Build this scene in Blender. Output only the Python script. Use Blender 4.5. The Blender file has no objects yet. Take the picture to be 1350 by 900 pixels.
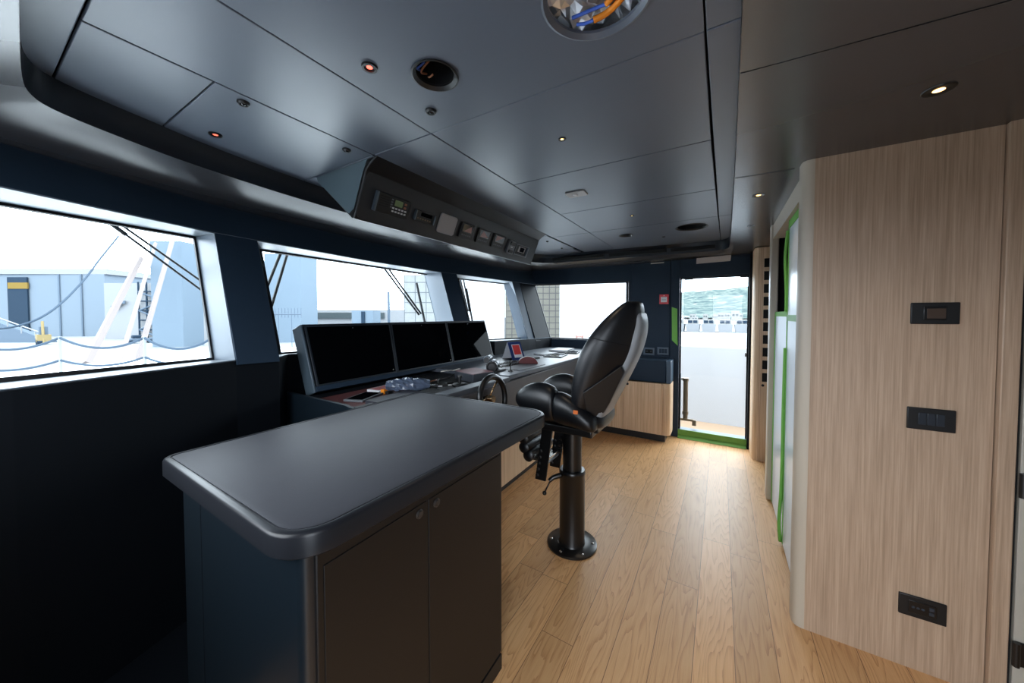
import bpy, bmesh, math, random
from mathutils import Vector, Matrix
from mathutils.geometry import tessellate_polygon
random.seed(7)
scn = bpy.context.scene
COL = scn.collection
PI = math.pi

# ------------------------------------------------------------------ materials
def _n(nt, typ, **kw):
    n = nt.nodes.new(typ)
    for k, v in kw.items():
        setattr(n, k, v)
    return n

def lin(c):
    return tuple(((x/255)/12.92 if x/255 <= .04045 else ((x/255+.055)/1.055)**2.4) for x in c) + (1,)

def mat(name, rgb, rough=.5, metal=0., spec=.5, noise=0., nscale=8., bump=0., bscale=200., stretch=(1, 1, 1), coat=0., emit=None, estr=0.):
    m = bpy.data.materials.new(name); m.use_nodes = True
    nt = m.node_tree; b = nt.nodes['Principled BSDF']
    c = lin(rgb)
    b.inputs['Base Color'].default_value = c
    b.inputs['Roughness'].default_value = rough
    b.inputs['Metallic'].default_value = metal
    b.inputs['Specular IOR Level'].default_value = spec
    b.inputs['Coat Weight'].default_value = coat
    tc = _n(nt, 'ShaderNodeTexCoord')
    mp = _n(nt, 'ShaderNodeMapping'); mp.inputs['Scale'].default_value = stretch
    nt.links.new(tc.outputs['Object'], mp.inputs['Vector'])
    nz = _n(nt, 'ShaderNodeTexNoise'); nz.inputs['Scale'].default_value = nscale; nz.inputs['Detail'].default_value = 4
    nt.links.new(mp.outputs['Vector'], nz.inputs['Vector'])
    if noise > 0:
        mx = _n(nt, 'ShaderNodeMix', data_type='RGBA')
        mx.inputs['A'].default_value = tuple(x*(1-noise) for x in c[:3]) + (1,)
        mx.inputs['B'].default_value = tuple(min(1, x*(1+noise)) for x in c[:3]) + (1,)
        nt.links.new(nz.outputs['Fac'], mx.inputs['Factor'])
        nt.links.new(mx.outputs['Result'], b.inputs['Base Color'])
    if bump > 0:
        n2 = _n(nt, 'ShaderNodeTexNoise'); n2.inputs['Scale'].default_value = bscale; n2.inputs['Detail'].default_value = 3
        nt.links.new(mp.outputs['Vector'], n2.inputs['Vector'])
        bp = _n(nt, 'ShaderNodeBump'); bp.inputs['Strength'].default_value = bump; bp.inputs['Distance'].default_value = .002
        nt.links.new(n2.outputs['Fac'], bp.inputs['Height'])
        nt.links.new(bp.outputs['Normal'], b.inputs['Normal'])
    if emit:
        b.inputs['Emission Color'].default_value = lin(emit)
        b.inputs['Emission Strength'].default_value = estr
    return m

def wood(name, c1, c2, c3, axis='z', rough=.45, fine=170., coarse=26.):
    m = bpy.data.materials.new(name); m.use_nodes = True
    nt = m.node_tree; b = nt.nodes['Principled BSDF']; L = nt.links
    g = _n(nt, 'ShaderNodeNewGeometry')
    mp = _n(nt, 'ShaderNodeMapping')
    s = .018
    mp.inputs['Scale'].default_value = {'z': (1, 1, s), 'y': (1, s, 1), 'x': (s, 1, 1)}[axis]
    L.new(g.outputs['Position'], mp.inputs['Vector'])
    n1 = _n(nt, 'ShaderNodeTexNoise'); n1.inputs['Scale'].default_value = fine; n1.inputs['Detail'].default_value = 5; n1.inputs['Roughness'].default_value = .65
    n2 = _n(nt, 'ShaderNodeTexNoise'); n2.inputs['Scale'].default_value = coarse; n2.inputs['Detail'].default_value = 3; n2.inputs['Distortion'].default_value = .6
    L.new(mp.outputs['Vector'], n1.inputs['Vector']); L.new(mp.outputs['Vector'], n2.inputs['Vector'])
    ad = _n(nt, 'ShaderNodeMath', operation='MULTIPLY_ADD'); ad.inputs[1].default_value = .74
    ml = _n(nt, 'ShaderNodeMath', operation='MULTIPLY'); ml.inputs[1].default_value = .26
    L.new(n2.outputs['Fac'], ml.inputs[0]); L.new(n1.outputs['Fac'], ad.inputs[0]); L.new(ml.outputs[0], ad.inputs[2])
    cr = _n(nt, 'ShaderNodeValToRGB')
    e = cr.color_ramp.elements
    e[0].position = .36; e[0].color = lin(c1); e[1].position = .64; e[1].color = lin(c3)
    k = e.new(.5); k.color = lin(c2)
    L.new(ad.outputs[0], cr.inputs['Fac']); L.new(cr.outputs['Color'], b.inputs['Base Color'])
    b.inputs['Roughness'].default_value = rough
    bp = _n(nt, 'ShaderNodeBump'); bp.inputs['Strength'].default_value = .12; bp.inputs['Distance'].default_value = .001
    L.new(n1.outputs['Fac'], bp.inputs['Height']); L.new(bp.outputs['Normal'], b.inputs['Normal'])
    return m

def floor_mat():
    m = bpy.data.materials.new('oak_floor'); m.use_nodes = True
    nt = m.node_tree; b = nt.nodes['Principled BSDF']; L = nt.links
    def M(op, a, b_=None, c=None):
        n = _n(nt, 'ShaderNodeMath', operation=op)
        for i, v in enumerate((a, b_, c)):
            if v is None: continue
            if isinstance(v, (int, float)): n.inputs[i].default_value = v
            else: L.new(v, n.inputs[i])
        return n.outputs[0]
    g = _n(nt, 'ShaderNodeNewGeometry'); sp = _n(nt, 'ShaderNodeSeparateXYZ')
    L.new(g.outputs['Position'], sp.inputs[0])
    W = .1457; LEN = 1.35
    u = M('DIVIDE', M('SUBTRACT', sp.outputs['X'], .07), W)
    idx = M('FLOOR', u); fu = M('FRACT', u)
    wn = _n(nt, 'ShaderNodeTexWhiteNoise', noise_dimensions='1D'); L.new(idx, wn.inputs['W'])
    v = M('ADD', M('DIVIDE', sp.outputs['Y'], LEN), M('MULTIPLY', wn.outputs['Value'], 7.3))
    idy = M('FLOOR', v); fv = M('FRACT', v)
    w2 = _n(nt, 'ShaderNodeTexWhiteNoise', noise_dimensions='2D')
    cb = _n(nt, 'ShaderNodeCombineXYZ'); L.new(idx, cb.inputs[0]); L.new(idy, cb.inputs[1]); L.new(cb.outputs[0], w2.inputs['Vector'])
    r = w2.outputs['Value']
    # plank-local coordinates with a random offset for every board
    c2 = _n(nt, 'ShaderNodeCombineXYZ')
    L.new(M('MULTIPLY', M('SUBTRACT', fu, .5), W), c2.inputs[0])
    L.new(sp.outputs['Y'], c2.inputs[1]); L.new(M('MULTIPLY', r, 37.), c2.inputs[2])
    # flat-sawn cathedral: distance from a slowly wandering pith line
    mpw = _n(nt, 'ShaderNodeMapping'); mpw.inputs['Scale'].default_value = (7, .75, 1); L.new(c2.outputs[0], mpw.inputs['Vector'])
    nw = _n(nt, 'ShaderNodeTexNoise'); nw.inputs['Scale'].default_value = 1.; nw.inputs['Detail'].default_value = 2.5; L.new(mpw.outputs[0], nw.inputs['Vector'])
    mps = _n(nt, 'ShaderNodeMapping'); mps.inputs['Scale'].default_value = (60, 5, 1); L.new(c2.outputs[0], mps.inputs['Vector'])
    nsm = _n(nt, 'ShaderNodeTexNoise'); nsm.inputs['Scale'].default_value = 1.; nsm.inputs['Detail'].default_value = 2; L.new(mps.outputs[0], nsm.inputs['Vector'])
    rad = M('ADD', M('MULTIPLY', nw.outputs['Fac'], 24.), M('MULTIPLY', nsm.outputs['Fac'], .5))
    ring = M('FRACT', rad)
    ring = M('POWER', ring, 2.2)
    mpf = _n(nt, 'ShaderNodeMapping'); mpf.inputs['Scale'].default_value = (330, 9, 1); L.new(c2.outputs[0], mpf.inputs['Vector'])
    nf = _n(nt, 'ShaderNodeTexNoise'); nf.inputs['Scale'].default_value = 1.; nf.inputs['Detail'].default_value = 3; L.new(mpf.outputs[0], nf.inputs['Vector'])
    val = M('ADD', M('MULTIPLY', ring, .33), M('MULTIPLY', nf.outputs['Fac'], .6))
    cr = _n(nt, 'ShaderNodeValToRGB'); e = cr.color_ramp.elements
    e[0].position = .15; e[0].color = lin((216, 172, 124)); e[1].position = .8; e[1].color = lin((164, 112, 68))
    k = e.new(.45); k.color = lin((205, 158, 109))
    L.new(val, cr.inputs['Fac'])
    tone = _n(nt, 'ShaderNodeMapRange'); tone.inputs['To Min'].default_value = .90; tone.inputs['To Max'].default_value = 1.16
    L.new(r, tone.inputs['Value'])
    mx = _n(nt, 'ShaderNodeVectorMath', operation='SCALE'); L.new(cr.outputs['Color'], mx.inputs[0]); L.new(tone.outputs[0], mx.inputs['Scale'])
    du = M('MULTIPLY', M('MINIMUM', fu, M('SUBTRACT', 1., fu)), W)
    dv = M('MULTIPLY', M('MINIMUM', fv, M('SUBTRACT', 1., fv)), LEN)
    d = M('MINIMUM', du, dv)
    gap = M('LESS_THAN', d, .0011)
    fin = _n(nt, 'ShaderNodeMix', data_type='RGBA'); L.new(gap, fin.inputs['Factor']); L.new(mx.outputs[0], fin.inputs['A'])
    fin.inputs['B'].default_value = lin((112, 76, 46))
    L.new(fin.outputs['Result'], b.inputs['Base Color'])
    b.inputs['Roughness'].default_value = .42
    bp = _n(nt, 'ShaderNodeBump'); bp.inputs['Strength'].default_value = .08; bp.inputs['Distance'].default_value = .001
    L.new(val, bp.inputs['Height']); L.new(bp.outputs['Normal'], b.inputs['Normal'])
    return m

def glass_mat():
    m = bpy.data.materials.new('clear_glass'); m.use_nodes = True
    nt = m.node_tree; nt.nodes.remove(nt.nodes['Principled BSDF'])
    out = nt.nodes['Material Output']
    t = _n(nt, 'ShaderNodeBsdfTransparent'); t.inputs['Color'].default_value = (.93, .965, .975, 1)
    g = _n(nt, 'ShaderNodeBsdfGlossy'); g.inputs['Roughness'].default_value = 0
    fr = _n(nt, 'ShaderNodeFresnel'); fr.inputs['IOR'].default_value = 1.4
    mx = _n(nt, 'ShaderNodeMixShader')
    ge = _n(nt, 'ShaderNodeNewGeometry')
    iv = _n(nt, 'ShaderNodeMath', operation='SUBTRACT'); iv.inputs[0].default_value = 1; nt.links.new(ge.outputs['Backfacing'], iv.inputs[1])
    ml = _n(nt, 'ShaderNodeMath', operation='MULTIPLY'); nt.links.new(iv.outputs[0], ml.inputs[0]); nt.links.new(fr.outputs[0], ml.inputs[1])
    nt.links.new(ml.outputs[0], mx.inputs[0]); nt.links.new(t.outputs[0], mx.inputs[1]); nt.links.new(g.outputs[0], mx.inputs[2])
    nt.links.new(mx.outputs[0], out.inputs['Surface'])
    return m

GF = .42
def grid_mat(name, base, line, ux, uz, lw):
    """a panelled facade: thin lines on a pale ground, in the object's own axes"""
    m = bpy.data.materials.new(name); m.use_nodes = True
    nt = m.node_tree; b = nt.nodes['Principled BSDF']; L = nt.links
    tc = _n(nt, 'ShaderNodeTexCoord'); sp = _n(nt, 'ShaderNodeSeparateXYZ'); L.new(tc.outputs['Object'], sp.inputs[0])
    def M(op, a, v):
        n = _n(nt, 'ShaderNodeMath', operation=op); L.new(a, n.inputs[0])
        if isinstance(v, float): n.inputs[1].default_value = v
        elif v is not None: L.new(v, n.inputs[1])
        return n.outputs[0]
    a = M('LESS_THAN', M('FRACT', M('DIVIDE', sp.outputs['X'], ux), None), lw/ux)
    c = M('LESS_THAN', M('FRACT', M('DIVIDE', sp.outputs['Z'], uz), None), lw/uz)
    mxm = M('MAXIMUM', a, c)
    nz = _n(nt, 'ShaderNodeTexNoise'); nz.inputs['Scale'].default_value = .9; nz.inputs['Detail'].default_value = 6
    L.new(tc.outputs['Object'], nz.inputs['Vector'])
    bc = _n(nt, 'ShaderNodeMix', data_type='RGBA'); cc = tuple(x*GF for x in lin(base))
    bc.inputs['A'].default_value = tuple(x*.75 for x in cc[:3])+(1,); bc.inputs['B'].default_value = tuple(min(1, x*1.25) for x in cc[:3])+(1,)
    L.new(nz.outputs['Fac'], bc.inputs['Factor'])
    mx = _n(nt, 'ShaderNodeMix', data_type='RGBA'); L.new(mxm, mx.inputs['Factor']); L.new(bc.outputs['Result'], mx.inputs['A']); mx.inputs['B'].default_value = tuple(x*GF for x in lin(line)[:3])+(1,)
    L.new(mx.outputs['Result'], b.inputs['Base Color']); b.inputs['Roughness'].default_value = .8
    return m

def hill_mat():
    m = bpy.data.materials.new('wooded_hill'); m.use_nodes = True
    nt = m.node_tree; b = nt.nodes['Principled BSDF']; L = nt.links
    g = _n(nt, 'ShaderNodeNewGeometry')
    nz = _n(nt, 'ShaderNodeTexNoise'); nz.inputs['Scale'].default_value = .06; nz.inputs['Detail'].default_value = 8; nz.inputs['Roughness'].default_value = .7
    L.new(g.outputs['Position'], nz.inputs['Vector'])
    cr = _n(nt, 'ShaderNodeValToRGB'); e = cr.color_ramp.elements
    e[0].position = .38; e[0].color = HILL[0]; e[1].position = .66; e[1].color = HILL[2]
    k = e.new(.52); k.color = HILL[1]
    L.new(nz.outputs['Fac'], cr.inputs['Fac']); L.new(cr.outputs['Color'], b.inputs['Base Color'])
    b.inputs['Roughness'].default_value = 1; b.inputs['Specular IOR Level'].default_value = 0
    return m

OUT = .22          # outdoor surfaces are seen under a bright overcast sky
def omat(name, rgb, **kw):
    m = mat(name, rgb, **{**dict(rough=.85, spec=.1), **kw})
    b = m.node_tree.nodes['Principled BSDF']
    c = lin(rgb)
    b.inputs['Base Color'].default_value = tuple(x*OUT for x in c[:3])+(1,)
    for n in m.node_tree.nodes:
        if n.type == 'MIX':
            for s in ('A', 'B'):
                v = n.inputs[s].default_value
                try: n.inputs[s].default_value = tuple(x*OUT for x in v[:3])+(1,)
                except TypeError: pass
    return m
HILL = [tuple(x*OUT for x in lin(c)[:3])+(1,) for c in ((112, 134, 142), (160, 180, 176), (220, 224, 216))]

M = {}
M['panel'] = mat('satin_ceiling_lacquer', (92, 100, 113), rough=.36, noise=.05, nscale=3, bump=.02, bscale=400)
M['ceil'] = mat('satin_low_ceiling_lacquer', (66, 67, 71), rough=.24, noise=.04, nscale=3, spec=.7)
M['slot'] = mat('black_void', (6, 8, 11), rough=.8)
M['band'] = mat('dark_navy_lacquer', (20, 28, 37), rough=.4)
M['wall'] = mat('navy_leatherette', (33, 48, 63), rough=.6, spec=.2, noise=.06, nscale=30, bump=.06, bscale=500)
M['wall_dark'] = mat('deep_navy_leatherette', (8, 13, 19), rough=.6, spec=.15, bump=.05, bscale=500)
M['reveal'] = mat('window_reveal_grey', (96, 107, 118), rough=.38)
M['gasket'] = mat('black_window_gasket', (8, 10, 14), rough=.5)
M['glass'] = glass_mat()
M['floor'] = floor_mat()
M['veneer'] = wood('brushed_pale_oak', (158, 134, 112), (177, 152, 129), (191, 167, 144), 'z', coarse=60.)
M['veneer_x'] = wood('pale_oak_cabinet', (196, 164, 130), (216, 186, 152), (230, 204, 174), 'z', fine=120)
M['beige'] = mat('beige_lacquer', (186, 176, 160), rough=.4)
M['cream'] = mat('cream_door_lacquer', (178, 174, 164), rough=.45)
M['leather_top'] = mat('charcoal_leather_top', (50, 51, 58), rough=.5, spec=.25, noise=.08, nscale=14, bump=.14, bscale=320)
M['slab'] = mat('charcoal_lacquer_rim', (31, 33, 38), rough=.3, spec=.3)
M['cab'] = mat('charcoal_brown_lacquer', (24, 22, 22), rough=.42, spec=.3)
M['cab_side'] = mat('charcoal_blue_lacquer', (14, 24, 32), rough=.38)
M['fascia'] = mat('graphite_lacquer', (76, 74, 76), rough=.42)
M['ctop'] = mat('graphite_counter_leather', (80, 85, 93), rough=.4, bump=.1, bscale=300)
M['tray'] = mat('raw_mahogany_tray', (92, 46, 46), rough=.6, noise=.2, nscale=12, stretch=(10, 1, 1))
M['knob'] = mat('dark_cabinet_knob', (50, 47, 46), rough=.35)
M['black'] = mat('matt_black_plastic', (16, 17, 19), rough=.45)
M['blackm'] = mat('black_powder_coat', (13, 14, 16), rough=.32, metal=.0, spec=.6)
M['leather'] = mat('black_leather', (9, 12, 17), rough=.36, bump=.12, bscale=260, spec=.5)
M['shell'] = mat('grey_seat_shell', (120, 124, 128), rough=.4)
M['screen'] = mat('black_screen_glass', (4, 5, 7), rough=.03, spec=.03)
M['bezel'] = mat('navy_monitor_bezel', (20, 28, 37), rough=.5)
M['edge'] = mat('satin_edge', (96, 108, 118), rough=.3, metal=.4)
M['steel'] = mat('brushed_steel', (190, 188, 184), rough=.25, metal=1)
M['bronze'] = mat('aged_bronze_steel', (112, 98, 82), rough=.35, metal=1)
M['white'] = mat('white_plastic', (214, 214, 216), rough=.45)
M['grey'] = mat('mid_grey_plastic', (98, 102, 108), rough=.45)
M['paper'] = mat('white_paper', (220, 222, 225), rough=.7)
M['blue'] = mat('blue_card', (22, 48, 104), rough=.4)
M['red'] = mat('red_print', (205, 52, 50), rough=.5, noise=.35, nscale=40)
M['redbox'] = mat('red_call_point_plastic', (196, 30, 44), rough=.4)
M['darkred'] = mat('dark_red_plastic', (100, 30, 32), rough=.4)
M['orange'] = mat('orange_sheath', (235, 140, 30), rough=.45)
M['bluecable'] = mat('blue_sheath', (70, 110, 215), rough=.45)
M['copper'] = mat('brown_cable_sheath', (150, 98, 70), rough=.45)
M['green'] = mat('green_masking_tape', (112, 178, 80), rough=.7)
M['green_dark'] = mat('green_threshold_tape', (98, 148, 66), rough=.7, noise=.1)
M['film'] = mat('protective_white_film', (206, 216, 228), rough=.28, bump=.25, bscale=18, noise=.05)
M['tape'] = mat('pale_masking_tape', (196, 190, 178), rough=.7)
M['gold'] = mat('gilt_spoke_metal', (188, 156, 120), rough=.25, metal=1)
M['foil'] = mat('crinkled_foil', (236, 240, 246), rough=.3, metal=.75)
M['lcd'] = mat('green_lcd', (110, 130, 90), rough=.4, emit=(120, 150, 90), estr=.05)
M['rose'] = mat('rose_reflective_display', (150, 112, 104), rough=.3, emit=(170, 120, 108), estr=.03)
M['warm'] = mat('warm_lamp_lens', (255, 200, 130), emit=(255, 196, 120), estr=6)
M['redlamp'] = mat('red_lamp_lens', (255, 90, 70), emit=(255, 96, 74), estr=3.2)
M['lens'] = mat('black_lens', (10, 12, 16), rough=.08)
M['taupe'] = mat('silver_taupe_cover', (170, 168, 170), rough=.5)
M['amber'] = mat('amber_label', (216, 112, 52), rough=.5)
def bubble_mat():
    m = mat('bubble_wrap', (104, 118, 142), rough=.12, bump=.5, bscale=90)
    b = m.node_tree.nodes['Principled BSDF']; b.inputs['Transmission Weight'].default_value = .45
    return m
M['bubble'] = bubble_mat()
# outdoors
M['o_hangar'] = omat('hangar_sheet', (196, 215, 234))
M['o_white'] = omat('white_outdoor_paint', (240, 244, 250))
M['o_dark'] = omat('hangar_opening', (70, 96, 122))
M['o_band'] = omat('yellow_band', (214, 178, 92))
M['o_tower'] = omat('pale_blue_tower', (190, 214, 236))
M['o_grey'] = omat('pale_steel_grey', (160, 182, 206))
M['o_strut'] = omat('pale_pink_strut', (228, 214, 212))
M['o_white_block'] = mat('bright_white_block', (205, 208, 212), rough=.8, spec=.1)
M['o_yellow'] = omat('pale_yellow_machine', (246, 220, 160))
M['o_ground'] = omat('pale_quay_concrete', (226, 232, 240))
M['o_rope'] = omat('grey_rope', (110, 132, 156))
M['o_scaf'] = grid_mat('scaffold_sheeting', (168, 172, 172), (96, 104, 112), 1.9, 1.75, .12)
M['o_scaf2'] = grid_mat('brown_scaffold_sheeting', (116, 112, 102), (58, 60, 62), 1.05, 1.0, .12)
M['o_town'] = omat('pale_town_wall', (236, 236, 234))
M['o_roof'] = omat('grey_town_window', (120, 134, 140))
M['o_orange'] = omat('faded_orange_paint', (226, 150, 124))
M['o_teak'] = mat('pale_teak_deck', (146, 122, 100), rough=.6)
M['o_hill'] = hill_mat()
M['deckwhite'] = mat('white_gelcoat', (222, 224, 226), rough=.6)
M['o_post'] = omat('white_rail_paint', (226, 234, 244))
M['bulwark'] = mat('white_bulwark_gelcoat', (160, 161, 164), rough=.5)

# ------------------------------------------------------------------ mesh helpers
class MB:
    def __init__(s): s.v = []; s.f = []; s.m = []; s.mi = 0
    def add(s, vs, fs):
        o = len(s.v); s.v += [tuple(p) for p in vs]; s.f += [tuple(i+o for i in f) for f in fs]
        return s
    def box(s, x0, x1, y0, y1, z0, z1):
        v = [(x, y, z) for z in (z0, z1) for y in (y0, y1) for x in (x0, x1)]
        return s.add(v, [(0, 2, 3, 1), (4, 5, 7, 6), (0, 1, 5, 4), (2, 6, 7, 3), (0, 4, 6, 2), (1, 3, 7, 5)])
    def hexa(s, b, t):      # bottom quad, top quad
        return s.add(list(b)+list(t), [(3, 2, 1, 0), (4, 5, 6, 7), (0, 1, 5, 4), (1, 2, 6, 5), (2, 3, 7, 6), (3, 0, 4, 7)])
    def quad(s, a, b, c, d): return s.add([a, b, c, d], [(0, 1, 2, 3)])
    def slab(s, pts, off):   # planar polygon thickened by vector
        n = len(pts); off = Vector(off)
        v = [Vector(p) for p in pts] + [Vector(p)+off for p in pts]
        f = [tuple(range(n-1, -1, -1)), tuple(range(n, 2*n))] + [(i, (i+1) % n, n+(i+1) % n, n+i) for i in range(n)]
        return s.add(v, f)
    def holed(s, outer, holes, off):
        loops = [[Vector(p) for p in outer]] + [[Vector(p) for p in h] for h in holes]
        tris = tessellate_polygon(loops)
        flat = [p for l in loops for p in l]; n = len(flat); off = Vector(off)
        f = [tuple(t) for t in tris] + [tuple(i+n for i in reversed(t)) for t in tris]
        k = 0
        for l in loops:
            m_ = len(l)
            for i in range(m_):
                a, b = k+i, k+(i+1) % m_
                f.append((a, b, b+n, a+n))
            k += m_
        return s.add(flat+[p+off for p in flat], f)
    def tube(s, pts, r, n=10, cap=True):
        pts = [Vector(p) for p in pts]; m_ = len(pts)
        rs = r if isinstance(r, (list, tuple)) else [r]*m_
        rings = []
        prev = None
        for i, p in enumerate(pts):
            t = (pts[min(i+1, m_-1)]-pts[max(i-1, 0)]).normalized()
            if prev is None:
                a = Vector((0, 0, 1)) if abs(t.z) < .9 else Vector((1, 0, 0))
                u = t.cross(a).normalized()
            else:
                u = (prev - t*prev.dot(t)).normalized()
            prev = u; w = t.cross(u)
            rings.append([p+(u*math.cos(2*PI*k/n)+w*math.sin(2*PI*k/n))*rs[i] for k in range(n)])
        v = [q for R in rings for q in R]; f = []
        for i in range(m_-1):
            for k in range(n):
                f.append((i*n+k, i*n+(k+1) % n, (i+1)*n+(k+1) % n, (i+1)*n+k))
        if cap: f += [tuple(range(n-1, -1, -1)), tuple(range((m_-1)*n, m_*n))]
        return s.add(v, f)
    def lathe(s, c, prof, n=32, axis='z'):
        c = Vector(c); v = []; f = []
        for r, h in prof:
            for k in range(n):
                a = 2*PI*k/n; p = (r*math.cos(a), r*math.sin(a), h)
                if axis == 'x': p = (p[2], p[0], p[1])
                elif axis == 'y': p = (p[1], p[2], p[0])
                v.append(c+Vector(p))
        m_ = len(prof)
        for i in range(m_-1):
            for k in range(n):
                f.append((i*n+k, i*n+(k+1) % n, (i+1)*n+(k+1) % n, (i+1)*n+k))
        f += [tuple(range(n-1, -1, -1)), tuple(range((m_-1)*n, m_*n))]
        return s.add(v, f)
    def torus(s, c, R, r, ax=(0, 0, 1), n=40, k=10):
        ax = Vector(ax).normalized(); a = Vector((0, 0, 1)) if abs(ax.z) < .9 else Vector((1, 0, 0))
        u = ax.cross(a).normalized(); w = ax.cross(u); c = Vector(c); v = []; f = []
        for i in range(n):
            d = u*math.cos(2*PI*i/n)+w*math.sin(2*PI*i/n)
            for j in range(k):
                v.append(c+d*(R+r*math.cos(2*PI*j/k))+ax*(r*math.sin(2*PI*j/k)))
        for i in range(n):
            for j in range(k):
                f.append((i*k+j, ((i+1) % n)*k+j, ((i+1) % n)*k+(j+1) % k, i*k+(j+1) % k))
        return s.add(v, f)
    def loft(s, rings, cap=True, closed=True):
        n = len(rings[0]); v = [p for R in rings for p in R]; f = []
        for i in range(len(rings)-1):
            for k in range(n if closed else n-1):
                f.append((i*n+k, i*n+(k+1) % n, (i+1)*n+(k+1) % n, (i+1)*n+k))
        if cap: f += [tuple(range(n-1, -1, -1)), tuple(range((len(rings)-1)*n, len(rings)*n))]
        return s.add(v, f)
    def ball(s, c, r, n=16):
        return s.lathe(c, [(max(r*math.cos(a), 1e-4) if not hasattr(r, '__len__') else 0, r*math.sin(a)) for a in [-PI/2+PI*i/8 for i in range(9)]], n)
    def build(s, name, m, parent=None, bevel=0., smooth=False, subsurf=0, segs=2):
        vs = [Vector(p) for p in s.v]
        c = Vector((0, 0, 0))
        for i in range(3):
            lo = min(p[i] for p in vs); hi = max(p[i] for p in vs); c[i] = (lo+hi)/2 if i < 2 else lo
        me = bpy.data.meshes.new(name)
        me.from_pydata([tuple(p-c) for p in vs], [], s.f)
        bm = bmesh.new(); bm.from_mesh(me)
        bmesh.ops.remove_doubles(bm, verts=bm.verts, dist=1e-6)
        bmesh.ops.recalc_face_normals(bm, faces=bm.faces)
        bm.to_mesh(me); bm.free()
        me.materials.append(m)
        o = bpy.data.objects.new(name, me); COL.objects.link(o)
        W[o] = c
        o.location = c - (W[parent] if parent else Vector((0, 0, 0)))
        if parent: o.parent = parent
        if subsurf:
            md = o.modifiers.new('sub', 'SUBSURF'); md.levels = subsurf; md.render_levels = subsurf
        if bevel:
            md = o.modifiers.new('bev', 'BEVEL'); md.width = bevel; md.segments = segs; md.limit_method = 'ANGLE'; md.angle_limit = .6
        if smooth or subsurf:
            me.polygons.foreach_set('use_smooth', [True]*len(me.polygons))
            if smooth == 'auto' or bevel:
                me.set_sharp_from_angle(angle=.7)
        elif bevel:
            me.polygons.foreach_set('use_smooth', [True]*len(me.polygons)); me.set_sharp_from_angle(angle=.5)
        return o
W = {}
def thing(name, label, cat, loc, group=None):
    o = bpy.data.objects.new(name, None); COL.objects.link(o); o.location = loc; W[o] = Vector(loc)
    o.empty_display_size = .05
    return tag(o, label, cat, group)
def tag(o, label, cat, group=None, kind=None):
    if label: o['label'] = label
    if cat: o['category'] = cat
    if group: o['group'] = group
    if kind: o['kind'] = kind
    return o
def struct(o, label=None):
    o['kind'] = 'structure'
    if label: o['label'] = label
    return o
def relabel(o, label): o['label'] = label; return o
def circle(cx, cy, z, rx, ry=None, n=40):
    ry = ry or rx
    return [(cx+rx*math.cos(2*PI*k/n), cy+ry*math.sin(2*PI*k/n), z) for k in range(n)]
def rrect(x0, x1, y0, y1, z, r, n=8):
    pts = []
    for cx, cy, a0 in ((x1-r, y0+r, -PI/2), (x1-r, y1-r, 0), (x0+r, y1-r, PI/2), (x0+r, y0+r, PI)):
        for i in range(n+1):
            a = a0+PI/2*i/n; pts.append((cx+r*math.cos(a), cy+r*math.sin(a), z))
    return pts

# ------------------------------------------------------------------ the shell
YE, YN = 4.347, -.30
struct(MB().box(-2.6, 2.4, -.4, 4.45, -.06, 0).build('floor', M['floor']), 'pale oak plank floor')

# windshield: inner face of the header at z 1.83, glass line at z 1.83, sill heights
def interp(tab, y):
    if y <= tab[0][0]: return tab[0][1]
    for (a, b), (c, d) in zip(tab, tab[1:]):
        if y <= c: return b+(d-b)*(y-a)/(c-a)
    return tab[-1][1]
IN = [(-.35, -1.95), (.1, -2.07), (.75, -2.28), (.947, -2.30), (1.8, -2.40), (2.61, -2.42), (2.795, -2.38), (3.8, -2.306), (3.98, -2.302), (4.347, -2.25)]
GL = [(-.35, -2.285), (.1, -2.375), (.73, -2.493), (1.077, -2.593), (1.9, -2.66), (2.662, -2.66), (3.15, -2.662), (4.042, -2.528), (4.4, -2.45)]
SL = [(.75, 1.163), (1.08, 1.15), (2.66, 1.115), (3.15, 1.10), (4.04, 1.08), (4.35, 1.076)]
RK = .33
def inx(y, z): return interp(IN, y)+RK*(1.83-z)
def glx(y, z): return interp(GL, y)+RK*(1.83-z)
def sill(y): return interp(SL, y)
ZC = 1.992
ys = [-.35, .1, .45, .745, .947, 1.06, 1.4, 1.8, 2.2, 2.608, 2.795, 3.06, 3.12, 3.3, 3.8, 3.98, 4.347]
hd = MB()
hd.loft([[(inx(y, 1.83), y, 1.83), (inx(y, ZC), y, ZC), (inx(y, ZC), y, 2.37), (glx(y, 1.83)-.05, y, 2.37), (glx(y, 1.83)-.05, y, 1.84)] for y in ys])
struct(hd.build('wall_front', M['wall'], smooth='auto'), 'navy header over the windscreen')
lo = MB()
def lowx(y): return inx(y, sill(y))+interp([(.95, 0), (1.06, -.13), (3.06, -.13), (3.12, 0)], y)
lo.loft([[(lowx(y), y, sill(y)+.01), (lowx(y), y, 0), (glx(y, 1.1)-.1, y, 0), (glx(y, sill(y))-.05, y, sill(y)-.002)] for y in ys])
struct(lo.build('wall_front_lower', M['wall_dark']), 'dark navy wall below the windscreen')
sl = MB()
sl.loft([[(lowx(y), y, sill(y)+.014), (glx(y, sill(y))-.02, y, sill(y)+.0), (glx(y, sill(y))-.02, y, sill(y)-.008), (lowx(y), y, sill(y)+.006)] for y in ys])
struct(sl.build('trim_1', M['reveal']), 'pale window sill ledge')
tp = MB()
tp.loft([[(inx(y, 1.83), y, 1.827), (glx(y, 1.83)-.02, y, 1.832), (glx(y, 1.83)-.02, y, 1.838), (inx(y, 1.83), y, 1.833)] for y in ys])
struct(tp.build('trim_2', M['reveal']), 'pale window head lining')
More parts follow.
